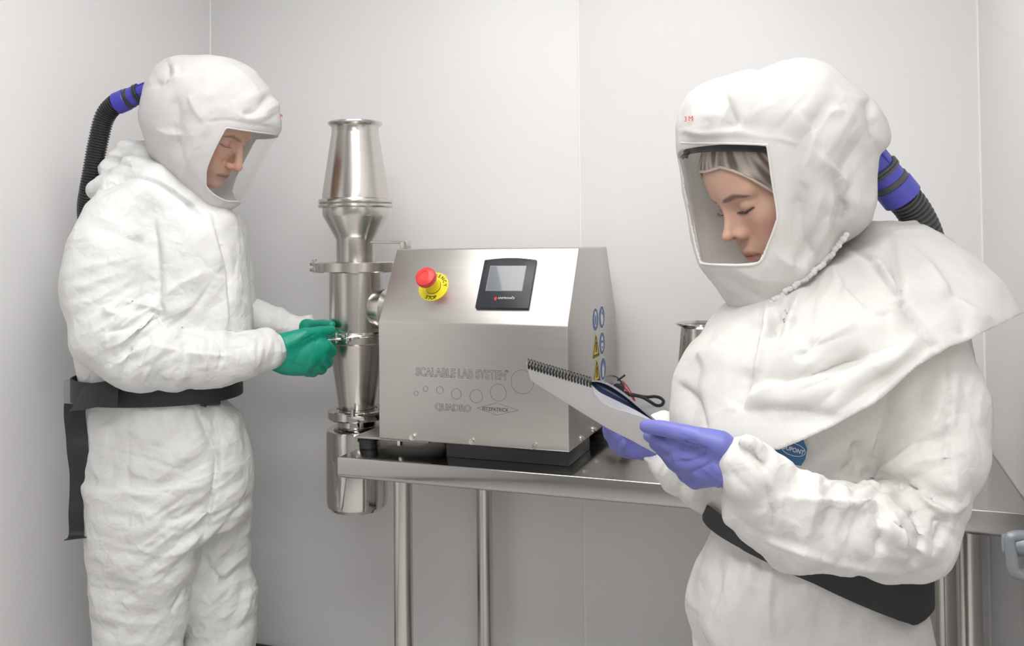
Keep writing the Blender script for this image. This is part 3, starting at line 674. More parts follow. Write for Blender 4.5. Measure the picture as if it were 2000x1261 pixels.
# ------------------------------------------------------------------ head built in its own frame: x forward, y to the head's left, z up, origin between the eyes' height
def head_prims(fem):
    j = .92 if fem else 1.0
    pr = [Ell((-.012, 0, .032), (.100, .077, .092), .01), Ell((.030, 0, -.030), (.056, .058*j, .085), .03), Ell((.045, 0, .040), (.044, .056, .040), .02)]
    for s in (1, -1):
        pr += [Cap([(-.005, s*.052*j, -.062), (.030, s*.040*j, -.088), (.062, s*.018, -.100)], [.020, .018*j, .017], .025),
               Ell((.052, s*.043, -.030), (.026, .021, .022), .022),
               Ell((.058, s*.030, -.062), (.026, .022, .028), .02),
               Cap([(.081, s*.014, .020 if not fem else .022), (.068, s*.046, .020)], [.0085 if not fem else .006, .007], .016)]
    pr += [Ell((.075, 0, -.072), (.022, .030, .024), .014), Ell((.077, 0, -.103), (.017, .020 if not fem else .017, .015), .014)]
    if fem: pr += [Cap([(.082, 0, .010), (.094, 0, -.012), (.1065, 0, -.029)], [.0078, .0070, .0072], .011), Ell((.1105, 0, -.033), (.0085, .0085, .0075), .006)]
    else: pr += [Cap([(.085, 0, .012), (.101, 0, -.014), (.112, 0, -.038)], [.0085, .0085, .010], .011), Ell((.113, 0, -.041), (.0105, .0105, .0095), .006)]
    nx = .098 if fem else .101
    if fem:
        for s in (1, -1): pr += [Cap([(.074, s*.011, -.012), (.088, s*.0085, -.034)], [.0075, .0080], .012)]
    for s in (1, -1): pr += [Ell((nx-(.002 if not fem else .005), s*(.0125 if not fem else .0115), -.046 if not fem else -.041), (.0105 if not fem else .009, .0075 if not fem else .0062, .0075 if not fem else .0068), .006 if not fem else .009)]
    lx = .0905 if fem else .089; lt = .0062 if fem else .0045
    pr += [Cap([(lx-.012, -.021, -.0745), (lx+.0, -.010, -.0705), (lx+.0035, 0, -.0710), (lx+.0, .010, -.0705), (lx-.012, .021, -.0745)], [.003, lt, lt, lt, .003], .006),
           Cap([(lx-.013, -.019, -.0765), (lx-.0010, -.009, -.0825), (lx+.0010, 0, -.0835), (lx-.0010, .009, -.0825), (lx-.013, .019, -.0765)], [.003, lt, lt*1.15, lt, .003], .006)]
    pr += [Cap([(-.03, 0, -.03), (-.018, 0, -.10), (.012, 0, -.17)], [.055, .052 if not fem else .044, .054 if not fem else .034], .03)]
    return pr
def head_post(fem):
    def post(Fd, G):
        sc = lambda c, r, k: None
        for s in (1, -1):
            e = Ell((.096, s*.032, .001), (.019, .018, .0115)).d(G); h = np.clip(.5-.5*(-e-Fd)/.012, 0, 1)
            Fd = np.maximum(Fd, -e)+np.maximum(0, .012-np.abs(Fd+e))**2/(4*.012)
            lid = Ell((.0665, s*.032, -.0015), (.0165, .0175, .0145)).d(G); Fd = smin(Fd, lid, .004)
            lidc = Cap([(.074, s*.018, -.007), (.0845, s*.030, -.0095), (.074, s*.046, -.006)], [.001]*3).d(G)-.0006; Fd = np.maximum(Fd, -lidc)
            no = Ell((.1005, s*.0065, -.0525 if not fem else -.0455), (.0055, .0035, .0045)).d(G); Fd = np.maximum(Fd, -no)
            fo = Cap([(.082, s*.019, -.045), (.074, s*.030, -.068)], [.001, .001]).d(G)-.0005; Fd = Fd+.0012*np.exp(-(np.maximum(fo, 0)/.004)**2)*(1 if not fem else .4)
        lx = .0905 if fem else .089
        ml = Cap([(lx-.012, -.024, -.0758), (lx+.004, -.010, -.0768), (lx+.007, 0, -.0775), (lx+.004, .010, -.0768), (lx-.012, .024, -.0758)], [.001]*5).d(G)-.0004
        return np.maximum(Fd, -ml)
    return post
def build_head(name, fem, origin, fwd, roll, scale, m_skin, parent, vox=.0016):
    """origin: figure-frame point of the local origin; fwd: figure-frame forward vector"""
    f = np.array(fwd, float); f /= np.linalg.norm(f); s = np.cross([0, 0, 1.0], f); s /= np.linalg.norm(s); u = np.cross(f, s)
    c, sn = math.cos(roll), math.sin(roll); s, u = s*c+u*sn, u*c-s*sn
    R = np.stack([f, s, u]); org = np.array(origin, float)
    Fd, lo = grid_field(head_prims(fem), vox, pad=.008, post=head_post(fem)); V, Fq = nets(Fd, lo, vox, 2)
    def to_world(q): return ((np.array(q)*scale)@R+org)@ML
    o = fast_mesh(name, to_world(V), Fq, m_skin, parent)
    # skin colours that stay with the face: lips, brows, lash line, cheeks; plus shade painted into mouth slit and nostrils
    def g(c, r): return np.exp(-(((V-np.array(c))/np.array(r))**2).sum(1))
    base = np.array([.64, .395, .295]) if fem else np.array([.66, .40, .30]); col = np.tile(base, (len(V), 1))
    def mix(w, cc):
        nonlocal col
        w = np.clip(w, 0, 1)[:, None]; col = col*(1-w)+np.array(cc)*w
    for s_ in (1, -1): mix(.35*g((.07, s_*.045, -.035), (.03, .02, .02)), (.60, .24, .19)); mix(.35*g((.085, s_*.03, -.006), (.02, .02, .010)), (.36, .19, .15))
    mix(.4*g((.112, 0, -.042), (.02, .02, .014)), (.62, .25, .19))
    lx = .09; lipc = (.46, .155, .15) if fem else (.44, .20, .165)
    lip = np.exp(-((np.abs(V[:, 2]+.0768-.0012*np.cos(V[:, 1]/.01))/(.0082*np.clip(1-(V[:, 1]/.0265)**2, .02, 1)**.6))**4))*(V[:, 0] > .07)*(np.abs(V[:, 1]) < .026)
    mix(.85*lip, lipc)
    mix(np.exp(-((V[:, 2]+.0771)/.0009)**2)*(np.abs(V[:, 1]) < .024)*(V[:, 0] > .07)*.9, (.16, .05, .045))  # shade of the slit between the lips, put into the colour
    hair = (.05, .03, .022) if fem else (.10, .065, .045)
    zc_ = .0215+np.where(np.abs(V[:, 1]) > .036, -(np.abs(V[:, 1])-.036)*.45, (np.abs(V[:, 1])-.036)*(.14 if fem else .20))
    wb_ = (.0047 if fem else .0048)*np.clip(1-((np.abs(V[:, 1])-.031)/.0225)**2, 0, 1)**.5+1e-5
    st = .75+.5*perlin(V*np.array([300, 900, 300]))
    mix(np.exp(-(np.abs(V[:, 2]-zc_)/wb_)**4)*(np.abs(np.abs(V[:, 1])-.031) < .0225)*(V[:, 0] > .05)*(.95 if fem else .8)*st, hair)
    for s_ in (1, -1):
        ln = np.exp(-((V[:, 2]+.0088-.55*(np.abs(V[:, 1]*s_-.031)/.02)**2*.006)/(.0016 if fem else .001))**2)*(np.abs(V[:, 1]*s_-.032) < .0165)*(V[:, 0] > .06); mix((.95 if fem else .75)*ln, (.03, .02, .018))
    if not fem:
        mix(.22*np.clip((-V[:, 2]-.055)/.02, 0, 1)*(V[:, 0] > 0), (.26, .20, .18))
        mix(.3*np.clip((V[:, 2]-.062)/.02, 0, 1), (.3, .2, .15))
    for s_ in (1, -1): mix(.8*g((.101, s_*.0065, -.0515 if not fem else -.0445), (.004, .003, .003)), (.12, .04, .03))  # shade inside the nostril holes, painted as dark spots
    ca = o.data.color_attributes.new('skin_colour', 'FLOAT_COLOR', 'POINT')
    if len(o.data.vertices) == len(col): ca.data.foreach_set('color', np.concatenate([col, np.ones((len(col), 1))], 1).astype(np.float32).ravel())
    return o, to_world
def skin_mat(name):
    m = mat(name, (.6, .35, .25), .45, sss=.15, spec=.4, bump=((500, 500, 500), .0003, .25)); nt = m.node_tree
    a = nt.nodes.new('ShaderNodeVertexColor'); a.layer_name = 'skin_colour'; nt.links.new(a.outputs[0], nt.nodes['Principled BSDF'].inputs['Base Color']); return m
def visor_mat(name, tint=.985):
    m = bpy.data.materials.new(name); m.use_nodes = True; nt = m.node_tree; nt.nodes.remove(nt.nodes['Principled BSDF']); out = nt.nodes['Material Output']
    t = nt.nodes.new('ShaderNodeBsdfTransparent'); t.inputs[0].default_value = (tint, tint, tint*.995, 1); g = nt.nodes.new('ShaderNodeBsdfGlossy'); g.inputs['Roughness'].default_value = .06; g.inputs[0].default_value = (1, 1, 1, 1)
    lw = nt.nodes.new('ShaderNodeLayerWeight'); lw.inputs['Blend'].default_value = .5; pw = nt.nodes.new('ShaderNodeMath'); pw.operation = 'POWER'; pw.inputs[1].default_value = 3.5; nt.links.new(lw.outputs['Facing'], pw.inputs[0])
    mr = nt.nodes.new('ShaderNodeMapRange'); mr.inputs['To Min'].default_value = .02; mr.inputs['To Max'].default_value = .38; nt.links.new(pw.outputs[0], mr.inputs[0])
    mx = nt.nodes.new('ShaderNodeMixShader'); nt.links.new(mr.outputs[0], mx.inputs[0]); nt.links.new(t.outputs[0], mx.inputs[1]); nt.links.new(g.outputs[0], mx.inputs[2]); nt.links.new(mx.outputs[0], out.inputs[0]); return m
def poly_sdf(poly, x, y):
    """signed distance to a closed polygon (negative inside)"""
    p = np.array(poly); d = np.full(x.shape, 1e9); ins = np.zeros(x.shape, bool)
    for i in range(len(p)):
        a = p[i]; b = p[(i+1) % len(p)]; e = b-a; t = np.clip(((x-a[0])*e[0]+(y-a[1])*e[1])/(e@e+1e-12), 0, 1)
        d = np.minimum(d, np.hypot(x-a[0]-t*e[0], y-a[1]-t*e[1]))
        c = ((a[1] > y) != (b[1] > y)) & (x < (b[0]-a[0])*(y-a[1])/(b[1]-a[1]+1e-12)+a[0]); ins ^= c
    return np.where(ins, -d, d)
def corrugated(name, path, r, pitch, mat_, parent, n=20):
    pts = [np.array(p) for p in path]; seg = [0]
    for i in range(1, len(pts)): seg.append(seg[-1]+np.linalg.norm(pts[i]-pts[i-1]))
    m = int(seg[-1]/pitch*6); out = []; rr = []
    for i in range(m+1):
        s_ = seg[-1]*i/m; out.append([np.interp(s_, seg, [p[k] for p in pts]) for k in range(3)]); ph = (s_/pitch) % 1
        rr.append(r*(1.0 if .15 < ph < .65 else .86 if (ph < .05 or ph > .75) else .95))
    return tube(name, out, rr, mat_, parent, n=n)
def thin(m, amt, col):
    """sheet cloth lets some light through"""
    nt = m.node_tree; b = nt.nodes['Principled BSDF']; out = nt.nodes['Material Output']; t = nt.nodes.new('ShaderNodeBsdfTranslucent'); t.inputs[0].default_value = (*col, 1)
    mx = nt.nodes.new('ShaderNodeMixShader'); mx.inputs[0].default_value = amt; nt.links.new(b.outputs[0], mx.inputs[1]); nt.links.new(t.outputs[0], mx.inputs[2]); nt.links.new(mx.outputs[0], out.inputs[0])
    b.inputs['Subsurface Weight'].default_value = 0; return m
M_suit = fabric('white_coverall_cloth', (.745, .74, .73), .0046, 18)
M_suitw = fabric('offwhite_coverall_cloth', (.745, .725, .695), .0052, 14)
M_hood = fabric('white_hood_cloth', (.87, .87, .865), .0042, 11, fine=.5)
M_hoodw = fabric('offwhite_hood_cloth', (.875, .865, .845), .0055, 9, fine=.4)
thin(M_hood, .42, (.9, .89, .87)); thin(M_hoodw, .42, (.9, .88, .85))
M_skin = skin_mat('face_skin')
M_visor = visor_mat('clear_visor_plastic')
M_webbing = mat('black_webbing', (.022, .022, .026), .55, bump=((700, 700, 700), .0003, .5))
M_buckle = mat('black_buckle', (.016, .016, .018), .3)
M_hose = mat('black_hose', (.03, .032, .033), .32)
M_hosew = mat('dark_grey_hose', (.075, .08, .078), .38)
M_blue = mat('blue_hose_coupling', (.055, .05, .42), .38)
M_bluew = mat('violet_blue_coupling', (.085, .085, .47), .38)
M_green = mat('green_nitrile', (.0, .29, .185), .42, bump=((60, 60, 60), .0012, .5))
M_purple = mat('violet_nitrile', (.15, .16, .47), .45, bump=((60, 60, 60), .0010, .5))
M_blower = mat('grey_blower_plastic', (.35, .35, .36), .5)
# ------------------------------------------------------------------ man at the mill
def Lp(px, py, b): return L_(px, py, b)
def chain(rows, k=.02, sq=1.0): return Cap([L_(x, y, b) for x, y, r, b in rows], [pxr(r, b) for x, y, r, b in rows], k, sq)
man = empty('person', ((ML.T@np.array([L_(330, 800, 2.34)[0], 2.34, 0]))), 'person in white coverall and visor hood with green gloves reaching to the steel column', 'person')
man_torso = Loft([(392, 268, 425, 2.36, .06), (408, 235, 440, 2.36, .10), (430, 200, 458, 2.36, .135), (500, 178, 474, 2.36, .165), (560, 165, 485, 2.36, .17), (640, 160, 487, 2.36, .17), (700, 156, 482, 2.36, .165), (735, 163, 455, 2.36, .155),
                  (768, 180, 434, 2.36, .148), (790, 170, 450, 2.36, .152), (815, 160, 470, 2.36, .16), (860, 157, 481, 2.36, .165), (930, 165, 488, 2.36, .165), (985, 170, 490, 2.36, .155), (1020, 180, 480, 2.36, .13)], .02)
man_nleg = Loft([(940, 168, 430, 2.29, .11), (1000, 171, 413, 2.29, .115), (1060, 173, 400, 2.29, .115), (1110, 181, 385, 2.29, .11), (1160, 182, 372, 2.29, .105), (1200, 181, 366, 2.29, .10), (1261, 186, 357, 2.29, .097), (1400, 195, 345, 2.29, .085), (1500, 205, 335, 2.29, .075), (1560, 212, 330, 2.29, .07)], .03)
man_fleg = Loft([(940, 300, 488, 2.44, .10), (1000, 310, 495, 2.44, .105), (1080, 330, 494, 2.44, .105), (1120, 345, 498, 2.44, .10), (1150, 350, 508, 2.44, .10), (1200, 355, 498, 2.44, .095), (1261, 362, 495, 2.44, .092), (1400, 365, 480, 2.44, .082), (1500, 370, 470, 2.44, .075), (1540, 372, 465, 2.44, .07)], .012)
man_suit = [man_torso, man_nleg, man_fleg,
  chain([(236, 432, 66, 2.26), (214, 500, 76, 2.22), (207, 580, 78, 2.20), (222, 650, 78, 2.18), (262, 690, 68, 2.16)], .018),
  chain([(275, 694, 62, 2.16), (330, 698, 56, 2.18), (400, 702, 50, 2.22), (470, 694, 44, 2.27), (512, 686, 40, 2.31), (531, 684, 29, 2.33)], .006),
  chain([(518, 668, 24, 2.32), (528, 676, 22, 2.33), (530, 700, 20, 2.33)], .006),
  chain([(425, 455, 55, 2.48), (440, 540, 52, 2.54), (455, 615, 42, 2.58), (520, 628, 32, 2.58), (580, 640, 22, 2.57), (598, 640, 24, 2.57)], .012),
  chain([(596, 628, 9, 2.56), (606, 622, 8, 2.56), (612, 634, 9, 2.56)], .004),
  # coverall hood lying on the back and its collar
  chain([(222, 330, 32, 2.40), (248, 298, 33, 2.40), (288, 300, 33, 2.38)], .02), chain([(205, 352, 17, 2.36), (255, 326, 26, 2.32), (310, 350, 34, 2.30), (362, 385, 28, 2.30), (398, 408, 14, 2.31)], .008),
  chain([(190, 372, 22, 2.33), (230, 372, 36, 2.30), (290, 392, 44, 2.28), (345, 410, 30, 2.28)], .025), chain([(300, 320, 40, 2.38), (370, 390, 40, 2.38)], .02)]
man_pat = [  # px py reach angle spacing amount depth
  (270, 640, 90, 28, 11, .010, 2.12), (215, 560, 80, 10, 13, .006, 2.12), (300, 700, 60, 55, 12, .008, 2.12), (400, 700, 70, 75, 17, .007, 2.16), (480, 690, 55, 80, 14, .006, 2.2), (525, 685, 25, 80, 8, .006, 2.25),
  (250, 460, 80, -30, 16, .005, 2.15), (380, 600, 90, 50, 30, .006, 2.2), (450, 560, 70, 85, 22, .006, 2.25), (340, 800, 90, 82, 15, .004, 2.2), (430, 810, 50, 60, 13, .006, 2.22),
  (390, 960, 110, 30, 13, .008, 2.2), (290, 1090, 130, -14, 15, .006, 2.18), (350, 1060, 90, 32, 12, .008, 2.2), (260, 930, 100, -20, 16, .004, 2.18), (440, 1020, 80, 38, 12, .008, 2.35), (450, 1140, 80, 30, 12, .009, 2.36), (480, 1180, 60, 60, 12, .007, 2.36), (320, 1200, 90, 45, 16, .006, 2.2), (230, 1210, 80, -20, 16, .004, 2.2),
  (230, 300, 60, -20, 12, .006, 2.35), (560, 630, 50, 80, 12, .004, 2.5)]
man_str = [([(408, 418), (422, 470), (438, 530), (442, 600), (440, 650)], 5, .004), ([(418, 420), (432, 470), (446, 530), (450, 600)], 3.5, -.004),
  ([(300, 420), (308, 500), (313, 580), (318, 612)], 6, -.006), ([(317, 612), (290, 640), (262, 670), (240, 700)], 4, -.008), ([(318, 606), (280, 600), (245, 590)], 4, .005), ([(300, 625), (250, 640), (205, 650)], 4, -.005),
  ([(236, 735), (262, 680), (300, 645)], 4, -.004), ([(200, 600), (240, 620), (270, 615)], 4, .004), ([(292, 672), (380, 690), (450, 694)], 3, .003), ([(383, 672), (400, 700), (402, 725)], 4, .004), ([(415, 645), (435, 680), (430, 715)], 4, -.004),
  ([(190, 372), (240, 345), (300, 352), (360, 392), (400, 425)], 4, -.007), ([(240, 348), (290, 345), (340, 370), (395, 412)], 3, .004),
  ([(385, 800), (420, 870), (428, 930), (415, 975), (398, 1060)], 4, -.006), ([(408, 770), (424, 840), (428, 900), (420, 960)], 2.5, -.004), ([(300, 600), (340, 560), (400, 530)], 9, .005), ([(330, 640), (380, 600), (420, 540)], 8, -.004),
  ([(400, 985), (360, 1010), (320, 1020)], 4, -.004), ([(398, 1040), (360, 1075), (320, 1090)], 4, .004), ([(385, 1120), (350, 1175), (335, 1200)], 4, -.005), ([(390, 1070), (420, 1120), (450, 1140)], 4, -.005), ([(250, 830), (252, 880), (255, 950), (300, 960), (360, 958)], 2, -.0018)]
man_str = [(p_, w_, h_*1.5) for p_, w_, h_ in man_str]; man_pat = [(x, y, R_, an, sp, am*1.1, b_) for x, y, R_, an, sp, am, b_ in man_pat]
def ease(V): return np.ones(len(V))
cloth('coverall', man_suit, .0042, M_suit, man, [(.2, .020, (1, 1, .8)), (.1, .009, (1, 1, 1))], man_pat, man_str, seed=3.1)
cl_ = lathe('boot_cover', [(0, 0), (.05, 0), (.058, .02), (.055, .06), (.05, .10), (0, .10)], M_suit, man, tuple(ML.T@np.array([L_(270, 1500, 2.29)[0], 2.29, 0])), n=24)
lathe('boot_cover', [(0, 0), (.05, 0), (.058, .02), (.055, .06), (.05, .10), (0, .10)], M_suit, man, tuple(ML.T@np.array([L_(420, 1500, 2.44)[0], 2.44, 0])), n=24)
# hood with window and visor
man_hood = [Loft([(107, 385, 415, 2.36, .02), (110, 350, 448, 2.36, .05), (117, 326, 466, 2.36, .075), (137, 305, 498, 2.36, .105), (168, 287, 521, 2.36, .13), (200, 279, 540, 2.36, .14), (225, 277, 547, 2.36, .143), (250, 282, 548, 2.36, .142), (262, 287, 541, 2.36, .14),
    (290, 298, 527, 2.36, .135), (310, 307, 517, 2.36, .13), (339, 328, 501, 2.36, .12), (369, 358, 485, 2.36, .10), (390, 384, 472, 2.36, .08), (402, 402, 463, 2.36, .06), (411, 422, 442, 2.36, .03)], .02, 2.1)]
M_YAW = math.radians(1); mf = np.array([math.cos(M_YAW), -math.sin(M_YAW)])      # forward direction of the hood, in (across, depth)
def win_poly(prims, pix, b0, b1, fdir, extra):
    out = []
    for x, y in pix: q = hit(prims, x, y, b0, b1); out.append((q[0]*fdir[0]+q[1]*fdir[1], q[2]))
    u = max(o[0] for o in out)+.25
    return out+[(u, out[-1][1]), (u, out[0][1])] if extra else out
mpoly = win_poly(man_hood, [(441, 249), (434, 260), (419, 291), (404, 327), (402, 351), (404, 366), (419.5, 381), (441, 393)], 2.1, 2.36, mf, False)
ztop = mpoly[0][1]; zf = L_(541, 263, 2.36)[2]; zb_ = L_(470, 394, 2.36)[2]; uu = mf@L_(541, 263, 2.36)[:2]
mpoly = mpoly+[(uu-.04, zb_+.001), (uu+.3, zb_-.0), (uu+.3, zf-.01), (uu-.02, zf-.001)]
def shell(th, poly, fdir):
    def post(Fd, G):
        Fd = np.maximum(Fd, -(Fd+th)); u = G[..., 0]*fdir[0]+G[..., 1]*fdir[1]
        return np.maximum(Fd, -poly_sdf(poly, u, G[..., 2]))
    return post
def visor(name, prims, poly, fdir, vox, parent, grow=.004, inset=.002):
    def post(Fd, G):
        F0 = Fd+inset; u = G[..., 0]*fdir[0]+G[..., 1]*fdir[1]; return F0
    Fd, lo = grid_field(prims, vox, post=post); V, Fq = nets(Fd, lo, vox, 6)
    u = V[:, 0]*fdir[0]+V[:, 1]*fdir[1]; ins = poly_sdf(poly, u, V[:, 2]) < grow; keep = ins[Fq].all(1); Fq = Fq[keep]
    used = np.unique(Fq); mp = np.full(len(V), -1); mp[used] = np.arange(len(used)); return fast_mesh(name, V[used]@ML, mp[Fq], M_visor, parent)
hm = lambda V: np.clip((poly_sdf(mpoly, V[:, 0]*mf[0]+V[:, 1]*mf[1], V[:, 2])-.002)/.025, 0, 1)
mh = open_cloth('hood', man_hood, .0035, M_hood, man, lambda V: poly_sdf(mpoly, V[:, 0]*mf[0]+V[:, 1]*mf[1], V[:, 2]), .003, [(.12, .008, (1, 1, 1)), (.045, .0028, (1, 1, 1))],
  [(520, 215, 45, 20, 14, .006, 2.3), (300, 320, 60, 70, 14, .005, 2.28), (380, 280, 70, 60, 24, .008, 2.22), (320, 190, 70, 60, 22, .009, 2.25), (430, 160, 70, 30, 26, .009, 2.25)],
  [([(326, 120), (330, 145), (318, 158), (295, 168)], 5, -.010), ([(340, 125), (345, 150), (322, 160)], 5, .006), ([(398, 237), (380, 215), (368, 185)], 6, .005), ([(400, 238), (440, 234), (500, 244), (540, 250)], 3, -.003), ([(470, 225), (500, 215), (520, 190)], 6, -.005), ([(465, 222), (490, 232), (530, 222)], 5, .004), ([(345, 190), (350, 230), (340, 260)], 7, -.004), ([(440, 120), (480, 150), (508, 185)], 6, .004), ([(300, 250), (330, 262), (360, 262)], 4, .003), ([(345, 262), (360, 320), (390, 380)], 8, -.004)],
  seed=9.3, mask=hm)
visor('visor', man_hood, mpoly, mf, .006, man)
# sewn edge round the window
edge = [hit(man_hood, x, y, 2.1, 2.4) for x, y in ((537, 262), (520, 260), (490, 256), (465, 252.5), (446, 249.5), (440, 252), (434, 262), (419, 291), (404, 327), (402, 351), (404, 366), (419.5, 381), (441, 392), (456, 393.5), (466, 393.5))]
tube('hood_edge', [q@ML for q in smooth_path(edge, 4)], .0022, M_hood, mh, n=8)
text('hood_mark', '3M', .012, basis(ML.T@(L_(545.5, 228, 2.345)+np.array([.001, 0, 0])), ML.T@np.array([.25, .95, 0]), (0, 0, 1)), M_redp, mh)
pitch, yw = math.radians(33), math.radians(17)
fv = (math.cos(pitch)*math.cos(yw), -math.cos(pitch)*math.sin(yw), -math.sin(pitch))
org = np.array(L_(469, 332, 2.33)); _f = np.array(fv); _s = np.cross([0, 0, 1.0], _f); _s /= np.linalg.norm(_s); _u = np.cross(_f, _s); SCM = 1.10
org = org-(_f*.1225-_u*.043)*SCM
build_head('body', False, org, fv, math.radians(0), SCM, M_skin, man)
# belt, buckle, hanging strap, blower
def zof(py, b=2.2): return float(L_(300, py, b)[2])
tor = [man_torso]
bl, A_ = wrap('waist_belt', tor, (L_(310, 768, 2.36)[0], 2.36), lambda a: zof(794)+0*a, lambda a: zof(748)+0*a, .008, .004, M_webbing, man, n=110)
q = hit(tor, 408, 772, 2.1, 2.4); qn = np.array([.45, -.9, 0]); 
Mb = basis(ML.T@(q+qn*.012), ML.T@np.array([.9, .45, 0]), (0, 0, 1))
def boxm(name, M, lo, hi, m, parent, bev=.002):
    o = box(name, lo, hi, m, None, bev); o.data.transform(M); o.parent = parent; o.matrix_parent_inverse = par_inv(parent); return o
boxm('buckle', Mb, (-.030, -.023, -.006), (.026, .023, .004), M_buckle, bl); boxm('buckle', Mb, (-.014, -.026, .002), (-.008, .026, .007), M_buckle, bl); boxm('buckle', Mb, (.008, -.020, .002), (.020, .020, .006), M_buckle, bl)
q = hit(tor, 228, 768, 2.1, 2.4); boxm('strap_keeper', basis(ML.T@(q+np.array([0, -.010, 0])), ML.T@np.array([1, 0.1, 0]), (0, 0, 1)), (-.003, -.028, -.004), (.003, .028, .005), M_buckle, bl)
U_ = [P(231, 769, 2.165), P(205, 769, 2.155), P(180, 772, 2.16), P(160, 780, 2.18), P(144, 793, 2.21)]
strip('belt_tail', U_, [.060, .060, .058, .052, .034], .002, M_webbing, man, [(0, 0, 1), (0, 0, 1), (0, 0, 1), tuple(ML.T@np.array([.25, .0, 1])), tuple(ML.T@np.array([.6, .0, .6]))])
tailp = smooth_path([P(147, 789, 2.22), P(146, 810, 2.23), P(150, 850, 2.235), P(152, 880, 2.23), P(157, 920, 2.235), P(157, 960, 2.24), P(155, 1000, 2.235), P(156, 1035, 2.235), P(153, 1048, 2.225), P(146, 1052, 2.20)], 4)
strip('belt_tail', tailp, .049, .002, M_webbing, man, tuple(ML.T@np.array([1, .25, .05])))
boxm('blower', basis(P(160, 768, 2.44), RT, (0, 0, 1)), (-.022, -.045, -.06), (.03, .045, .06), M_blower, man, .006)
# breathing hose
hpts = [P(228, 201, 2.37), P(214, 214, 2.38), P(203, 232, 2.385), P(195, 262, 2.39), P(187, 300, 2.395), P(180, 340, 2.40), P(174, 375, 2.41), P(170, 410, 2.43), P(175, 470, 2.47), P(180, 560, 2.52), P(178, 660, 2.53), P(172, 730, 2.50)]
hz_ = corrugated('breathing_hose', smooth_path(hpts, 12), .0255, .0072, M_hose, man, 22)
def coupling(path_px, b, parent, mcol, mring, R):
    a, c = P(*path_px[0], b[0]), P(*path_px[1], b[1]); d = Vector(c-a); Ln = d.length; q = d.normalized().to_track_quat('Z', 'Y').to_matrix()
    o = lathe('hose_coupling', [(0, 0), (R*.96, 0), (R*1.04, .002), (R*1.04, Ln*.36), (R*.98, Ln*.38), (R*.94, Ln*.38), (R*.92, Ln*.70), (R*.86, Ln*.72), (R*.82, Ln*1.0), (R*.8, Ln*1.25), (0, Ln*1.25)], mcol, parent, tuple(a), q, n=36)
    lathe('grip_band', [(R*.95, Ln*.38), (R*.985, Ln*.39), (R*.985, Ln*.50), (R*.95, Ln*.51)], mring, o, tuple(a), q, n=36)
    for k in (0, 1): lathe('seal_ring', [(R*.88, Ln*(.70+k*.07)), (R*1.0, Ln*(.71+k*.07)), (R*1.0, Ln*(.765+k*.07)), (R*.88, Ln*(.775+k*.07))], mring, o, tuple(a), q, n=36)
    for k in range(6):
        an = 2*PI*k/6+.3; e = q@Vector((math.cos(an)*R*.84, math.sin(an)*R*.84, Ln*.87)); box_o = tube('grip_rib', [np.array(e)+a, np.array(e+d.normalized()*Ln*.25)+a], .0022, mcol, o, n=6)
    return o
coupling([(227, 203), (284, 178)], (2.37, 2.36), hz_, M_blue, M_hose, .0275)
# gloves
near = [chain([(528, 690, 27, 2.34), (550, 690, 37, 2.36), (585, 690, 40, 2.385), (606, 682, 36, 2.40)], .012, .62),
  chain([(560, 672, 24, 2.355), (595, 655, 15, 2.37), (622, 648, 11, 2.395), (646, 645, 10, 2.43)], .008),
  chain([(604, 675, 17, 2.39), (634, 676, 14.5, 2.405), (645, 686, 13, 2.43), (634, 690, 11, 2.46)], .004),
  chain([(600, 690, 17, 2.39), (628, 695, 14.5, 2.405), (638, 707, 12.5, 2.43), (625, 708, 11, 2.46)], .004),
  chain([(595, 703, 16, 2.39), (617, 711, 14, 2.405), (627, 720, 11.5, 2.43), (613, 720, 10.5, 2.45)], .004),
  chain([(590, 712, 15, 2.39), (605, 722, 12.5, 2.405), (612, 726, 10.5, 2.42), (600, 726, 10, 2.44)], .004),
  chain([(560, 710, 20, 2.37), (590, 716, 16, 2.385)], .012)]
gl = cloth('glove', near, .0017, M_green, man, [(.022, .0011, (1, 1, 1))], [(560, 700, 30, 60, 8, .0022, 2.33), (575, 665, 20, 20, 6, .0018, 2.33)],
  [([(618, 652), (600, 662), (588, 668)], 2.5, -.002), ([(545, 700), (580, 712), (600, 722)], 3, -.0012), ([(600, 660), (622, 668)], 2, -.001)], seed=5, sm=2)
tube('cuff_roll', [ML.T@(L_(537, 690, 2.335)+np.array([0.004*math.cos(t), math.cos(t)*.021, math.sin(t)*.040])) for t in np.linspace(0, 2*PI, 25)[:-1]], .0022, M_green, gl, n=6, closed=True)
far = [chain([(600, 640, 18, 2.55), (622, 646, 18, 2.54), (636, 650, 15, 2.53)], .01, .8), chain([(615, 634, 10, 2.53), (632, 632, 8.5, 2.51), (647, 634, 8, 2.48)], .006), chain([(632, 645, 9, 2.53), (650, 650, 8, 2.50), (656, 655, 7, 2.475)], .005),
  chain([(632, 655, 9, 2.53), (648, 660, 8, 2.50), (655, 664, 7, 2.475)], .005), chain([(628, 664, 9, 2.53), (642, 668, 8, 2.505), (650, 670, 7, 2.48)], .005), chain([(622, 668, 8, 2.53), (635, 675, 7.5, 2.51), (642, 678, 7, 2.49)], .005)]
cloth('glove', far, .0019, M_green, man, [(.02, .0008, (1, 1, 1))], seed=6, sm=2)
